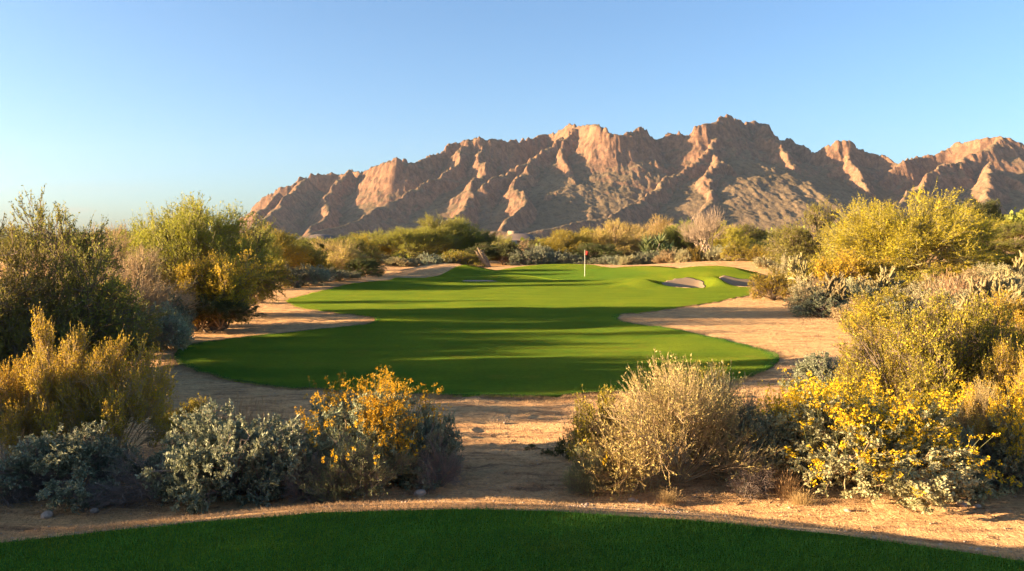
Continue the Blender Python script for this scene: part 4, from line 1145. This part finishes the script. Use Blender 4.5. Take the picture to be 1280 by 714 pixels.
cv_, cq_ = tubes(Curves(np.array([[0, 0, -0.1]]), np.array([[0.0, 0, -0.05]]), np.array([[0.0, 0, 0.004]]), 0.054, 0.054), 3, 20)
link('cup', mesh('cup', cv_, cq_, None, True, plain_mat('cup_plastic', (0.7, 0.7, 0.66), 0.5, 0.05)), flag)

# ------------------------------------------------------------------ houses, pillars, posts
MS = plain_mat('cream_stucco', (0.40, 0.31, 0.21), 0.9, 0.08, 1.5)
MT_ = plain_mat('tan_stucco', (0.38, 0.26, 0.16), 0.9, 0.1, 1.5)
MR = plain_mat('brown_roof_tile', (0.16, 0.115, 0.085), 0.9, 0.25, 4)
MG = plain_mat('window_glass', (0.03, 0.04, 0.05), 0.15, 0.1)
def gz(x, y): return float(height(np.array([x]), np.array([y]))[0])
def bpart(name, boxes, mat, parent):
    v, q = join([box(*b) for b in boxes])
    return link(name, mesh(name, v, q, None, False, mat), parent)
def hip(cx, cy, z0, sx, sy, h, curve=0.0, n=10):
    t = np.linspace(0, 1, n); k = 1 - t; prof = np.sin(t * math.pi / 2) if curve else t
    an = np.array([(-1, -1), (1, -1), (1, 1), (-1, 1)])
    rx = max(sx / 2 - min(sx, sy) / 2, 0.05); ry = max(sy / 2 - min(sx, sy) / 2, 0.05)
    V = []
    for ti, pi in zip(t, prof):
        hx = rx + (sx / 2 - rx) * (1 - ti); hy = ry + (sy / 2 - ry) * (1 - ti)
        for a in an: V.append((cx + a[0] * hx, cy + a[1] * hy, z0 + h * pi))
    V = np.array(V); q = grid_faces(n, 4, True)
    return V, np.concatenate([q, [[4 * n - 4, 4 * n - 3, 4 * n - 2, 4 * n - 1]], [[3, 2, 1, 0]]])
def house(name, label, px, y, top, wpx, hip_h, sy, wallmat, roofmat, curve=0, flat=False):
    x = (px - 640) / F * y; w = wpx / F * y; z = gz(x, y) - 0.3; zt = EYE + (307 - top) / F * y
    e = thing(name, label, 'house', (x, y, z), 0, 'houses beyond the trees')
    wh = zt - z - hip_h
    wl_ = bpart('wall', [(0, 0, wh / 2, w * 0.92, sy, wh)], wallmat, e)
    if flat:
        bpart('roof', [(0, 0, wh + 0.15, w, sy + 0.5, 0.3)], roofmat, e)
    else:
        v, q = hip(0, 0, wh - 0.05, w, sy + 1.0, hip_h + 0.05, curve); link('roof', mesh('roof', v, q, None, False, roofmat), e)
    for k in (-0.28, 0.05, 0.3):
        wi = bpart('window', [(k * w, -sy / 2 - 0.02, wh * 0.6, 1.2, 0.06, 1.1)], MT_, e)
        bpart('pane', [(k * w, -sy / 2 - 0.06, wh * 0.6, 1.0, 0.04, 0.9)], MG, wi)
    return e, w, wh, z
h1, w1, wh1, z1 = house('house', 'cream house with a low brown domed roof behind the bright green trees', 650, 150, 291.0, 54, 1.5, 9, MS, MR, 1)
bpart('chimney', [(-w1 * 0.16, -1.5, wh1 + 0.9, 2.0, 1.6, 1.8)], MT_, h1)
bpart('wing', [(-w1 * 0.5, -4.4, wh1 * 0.42, 3.0, 3.2, wh1 * 0.9), (-w1 * 0.28, -5.0, wh1 * 0.50, 3.4, 2.2, wh1 * 1.04)], MS, h1)
h2, w2, wh2, z2 = house('house', 'cream house with a sloping pale roof behind the dark bush on the right', 966, 150, 287.5, 42, 1.2, 8, MS, MS, 0)
h3, *_ = house('house', 'low house with a dark brown roof among the trees on the left', 402, 140, 293.0, 44, 1.1, 8, MT_, MR, 1)
h4, *_ = house('house', 'small pale house on the hillside near the dark narrow tree', 1252, 210, 274.5, 20, 0.8, 6, MS, MS, 0, True)
h5, *_ = house('house', 'pale flat-roofed house on the hillside cut by the right edge', 1276, 190, 278, 34, 0.8, 8, MS, MS, 0, True)
for px, lab in ((1257.5, 'left one of two short tan pillars on the hillside'), (1268.5, 'right one of two short tan pillars on the hillside')):
    y = 88.0; x = (px - 640) / F * y; z = gz(x, y) - 0.1; zt = EYE + (307 - 293) / F * y
    e = thing('pillar', lab, 'pillar', (x, y, z), 0, 'tan pillars')
    v, q = tubes(Curves(np.array([[0, 0, 0.]]), np.array([[0., 0, (zt - z) / 2]]), np.array([[0, 0, zt - z]]), 0.22, 0.22), 4, 14); link('shaft', mesh('shaft', v, q, None, True, MT_), e)
    v, q = tubes(Curves(np.array([[0, 0, zt - z - 0.1]]), np.array([[0., 0, zt - z - 0.05]]), np.array([[0, 0, zt - z + 0.04]]), 0.27, 0.27), 3, 14)
    v = np.concatenate([v, [[0, 0, zt - z + 0.05]]]); tr_ = np.array([(28 + i, 28 + (i + 1) % 14, 42) for i in range(14)])
    link('cap', mesh('cap', v, q, tr_, False, MT_), e)
# leaning dry trunk left of the domed house
y = 90.0; x = (611 - 640) / F * y; z = gz(x, y)
e = thing('leaning_trunk', 'leaning dry tan trunk behind the back edge of the green', 'dry trunk', (x, y, z - 0.1))
cvs = Curves(np.array([[0, 0, 0.], [0.1, 0, 0.], [-0.1, 0.1, 0]]), np.array([[-0.5, 0, 0.9], [-0.2, 0, 1.0], [-0.7, 0, 0.9]]), np.array([[-1.2, 0, 2.3], [-0.9, 0.2, 2.0], [-1.4, 0.1, 1.9]]), 0.22, 0.12)
v, q = tubes(cvs, 8, 9); link('trunk', mesh('trunk', v, q, None, True, M['bark']), e)
r = np.random.default_rng(5); n = 700; P = cvs.at(r.integers(0, 3, n), r.random(n)); bl = blades(P, unit(rdir(r, n) * 0.6 + np.array([[0, 0, -0.4]])), r.uniform(0.2, 0.5, n), 0.03, r, 0.2)
link('skirt', mesh('skirt', bl[0], bl[1], None, False, M['twig']), e)

# ------------------------------------------------------------------ loose rocks
def rock(x, y, s, label, seed):
    me = bpy.data.meshes.new('rock'); 
    import bmesh
    bm = bmesh.new(); bmesh.ops.create_icosphere(bm, subdivisions=3, radius=1)
    co = np.array([v.co for v in bm.verts]); 
    d = 0.75 + 0.6 * fbm(co[:, 0] * 1.1 + seed * 3 + co[:, 2], co[:, 1] * 1.1 + co[:, 2] * 0.7, 3, seed)
    for v, k in zip(bm.verts, d): v.co = v.co * k; v.co.z *= 0.6
    bm.to_mesh(me); bm.free(); me.materials.append(M['stone'])
    o = link('rock', me, None, label=label, category='rock', group='loose rocks on the dirt'); o.location = (x, y, gz(x, y) + s * 0.15); o.scale = (s, s * 0.8, s); o.rotation_euler = (0, 0, seed)
for i, (px, row, s, lab) in enumerate([(1202, 632, 0.055, 'pale angular rock in the shade right of the flowering mound'), (1222, 634, 0.04, 'small pale rock just right of the angular rock near the right edge'),
                                       (525, 618, 0.07, 'rounded grey rock at the foot of the yellow flowering bush'), (60, 645, 0.07, 'grey rock under the dead twigs in the lower left corner'), (118, 640, 0.05, 'small pale rock under the left grey-green shrub'),
                                       (790, 626, 0.045, 'small tan rock at the foot of the big straw bush'), (1060, 640, 0.04, 'small rock on the dry bank below the flowering mound')]):
    x, y = hit(px, row); rock(x, y, s, lab, i + 2)

# ------------------------------------------------------------------ ground cover nobody could count
r = np.random.default_rng(77)
def scatter(n, xlo, xhi, ylo, yhi): return r.uniform(xlo, xhi, n), r.uniform(ylo, yhi, n)
# mown blades of the tee
n = 420000
x, y = scatter(n, -6.2, 6.2, 3.2, 6.05); k = y < tee_edge(x) - 0.0; x = x[k]; y = y[k]; n = len(x)
zt = height(x, y) + 0.015
sv = rdir(r, n) * 0.0024; sv[:, 2] = 0
tip = np.stack([x, y, zt + r.uniform(0.008, 0.034, n)], -1) + r.normal(size=(n, 3)) * 0.006
b_ = np.stack([x, y, zt], -1)
V = np.stack([b_ - sv, b_ + sv, tip], 1).reshape(-1, 3)
link('tee_grass', mesh('tee_grass', V, None, np.arange(3 * n).reshape(-1, 3), False, M['blade']), kind='stuff')
# blades along the fairway's edge
t_i = r.uniform(0, 1, 60000); yk = ys_f[0] + (34 - ys_f[0]) * t_i ** 1.6
left_ = r.random(60000) < 0.5
xk = np.where(left_, np.interp(yk, ys_f, xl_f) + np.abs(r.normal(size=60000)) * 0.12 - 0.03, np.interp(yk, ys_f, xr_f) - np.abs(r.normal(size=60000)) * 0.12 + 0.03)
xn = r.uniform(-6, 5, 30000); yn = np.full(30000, ys_f[0]) + np.abs(r.normal(size=30000)) * 0.1; kn = (xn > np.interp(yn, ys_f, xl_f)) & (xn < np.interp(yn, ys_f, xr_f))
xk = np.concatenate([xk, xn[kn]]); yk = np.concatenate([yk, yn[kn]]); n = len(xk)
zk = height(xk, yk); sv = rdir(r, n) * 0.004; sv[:, 2] = 0; b_ = np.stack([xk, yk, zk], -1)
tip = b_ + r.normal(size=(n, 3)) * 0.012 + np.array([[0, 0, 1]]) * r.uniform(0.02, 0.06, n)[:, None]
link('fairway_edge_grass', mesh('fairway_edge_grass', np.stack([b_ - sv, b_ + sv, tip], 1).reshape(-1, 3), None, np.arange(3 * n).reshape(-1, 3), False, M['blade']), kind='stuff')
# thin dry wisps where turf gives way to dirt
n = 90000; yk = ys_f[0] + (60 - ys_f[0]) * r.random(n) ** 1.5; sd = r.random(n) < 0.5
off = np.abs(r.normal(size=n)) * 0.22 - 0.08
xk = np.where(sd, np.interp(yk, ys_f, xl_f) - off, np.interp(yk, ys_f, xr_f) + off)
m2 = 40000; xn = r.uniform(-8, 8, m2); yn = ys_f[0] - np.abs(r.normal(size=m2)) * 0.25 + 0.1; kn = (xn > -3.5) & (xn < 4.5)
xk = np.concatenate([xk, xn[kn]]); yk = np.concatenate([yk, yn[kn]]); keep = fbm(xk * 1.5, yk * 1.5, 3, 88) > 0.42; xk = xk[keep]; yk = yk[keep]; n = len(xk)
P = np.stack([xk, yk, height(xk, yk)], -1); D = unit(np.stack([r.normal(size=n) * 0.6, r.normal(size=n) * 0.6, np.ones(n) * 0.7], -1))
bl = blades(P, D, r.uniform(0.02, 0.07, n), 0.004, r, 0.4)
link('dry_grass_fringe', mesh('dry_grass_fringe', bl[0], bl[1], None, False, M['straw']), kind='stuff')
# dry turf on the bank below the tee, in drifts
n = 260000
x, y = scatter(n, -8, 9, 4.0, 9.5); dd = y - tee_edge(x); dens = fbm(x * 0.9, y * 1.6, 3, 61)
k = (dd > 0.03) & (dens + 0.25 * np.exp(-dd / 0.5) - 0.05 * dd > 0.38 + 0.16 * r.random(n)) & (dd < 2.6); x = x[k]; y = y[k]; n = len(x)
P = np.stack([x, y, height(x, y)], -1); D = unit(np.stack([r.normal(size=n) * 0.9, r.normal(size=n) * 0.9, np.ones(n) * 0.55], -1))
bl = blades(P, D, r.uniform(0.015, 0.055, n), 0.0028, r, 0.5)
link('dry_grass', mesh('dry_grass', bl[0], bl[1], None, False, M['straw']), kind='stuff')
# litter and wisps of dead grass under and between the plants
n = 130000
x, y = scatter(n, -22, 24, 7.5, 62); k = (inside_fairway(x, y) < 0.01) & (fbm(x * 0.5, y * 0.8, 3, 71) + 0.02 * (np.abs(x) - 4) > 0.47 + 0.14 * r.random(n)); x = x[k]; y = y[k]
m_ = 7; x = np.repeat(x, m_) + r.normal(size=len(x) * m_) * 0.05; y = np.repeat(y, m_) + r.normal(size=len(y) * m_) * 0.05; n = len(x)
P = np.stack([x, y, height(x, y)], -1); D = unit(np.stack([r.normal(size=n) * 0.8, r.normal(size=n) * 0.8, np.ones(n) * 0.5], -1))
bl = blades(P, D, r.uniform(0.015, 0.06, n), 0.005, r, 0.4)
link('dry_litter', mesh('dry_litter', bl[0], bl[1], None, False, M['twig']), kind='stuff')
# pebbles
n = 42000
x, y = scatter(n, -14, 16, 4.2, 34); k = (inside_fairway(x, y) < 0.01) & (y > tee_edge(x) + 0.05) & (r.random(n) < 12 / (y + 4)); x = x[k]; y = y[k]; n = len(x)
s_ = np.exp(r.normal(size=n) * 0.5) * 0.008; oc = np.array([(1, 0, 0), (0, 1, 0), (-1, 0, 0), (0, -1, 0), (0, 0, 0.7), (0, 0, -0.6)])
V = oc[None] * s_[:, None, None] * r.uniform(0.6, 1.2, (n, 6, 1)); a = r.random(n) * 6.28; ca = np.cos(a)[:, None]; sa_ = np.sin(a)[:, None]
V = np.stack([V[..., 0] * ca - V[..., 1] * sa_, V[..., 0] * sa_ + V[..., 1] * ca, V[..., 2]], -1) + np.stack([x, y, height(x, y) + 0.002], -1)[:, None, :]
tf = np.array([(0, 1, 4), (1, 2, 4), (2, 3, 4), (3, 0, 4), (1, 0, 5), (2, 1, 5), (3, 2, 5), (0, 3, 5)])
link('gravel', mesh('gravel', V.reshape(-1, 3), None, (np.arange(n)[:, None, None] * 6 + tf[None]).reshape(-1, 3), False, M['stone']), kind='stuff')
# scrub on the plain out to the foot of the mountains
n = 9000
y = 118 + (2050 - 118) * r.random(n) ** 2.0; x = (r.uniform(-1.0, 1.0, n)) * y
s_ = np.exp(r.normal(size=n) * 0.35) * 1.5; m_ = 26
c = np.stack([x, y, height(x, y) + s_ * 0.3], -1); ci = np.repeat(np.arange(n), m_)
o_ = rdir(r, n * m_) * np.array([[1.2, 1.2, 0.75]]); P = c[ci] + o_ * s_[ci][:, None] * r.uniform(0.5, 1, (n * m_, 1))
lf = leaves(P, unit(o_ + rdir(r, n * m_)), 0.75, 0.8, r)
link('distant_scrub', mesh('distant_scrub', lf[0], lf[1], None, False, M['mesquite']), kind='stuff')
bpy.context.view_layer.update()
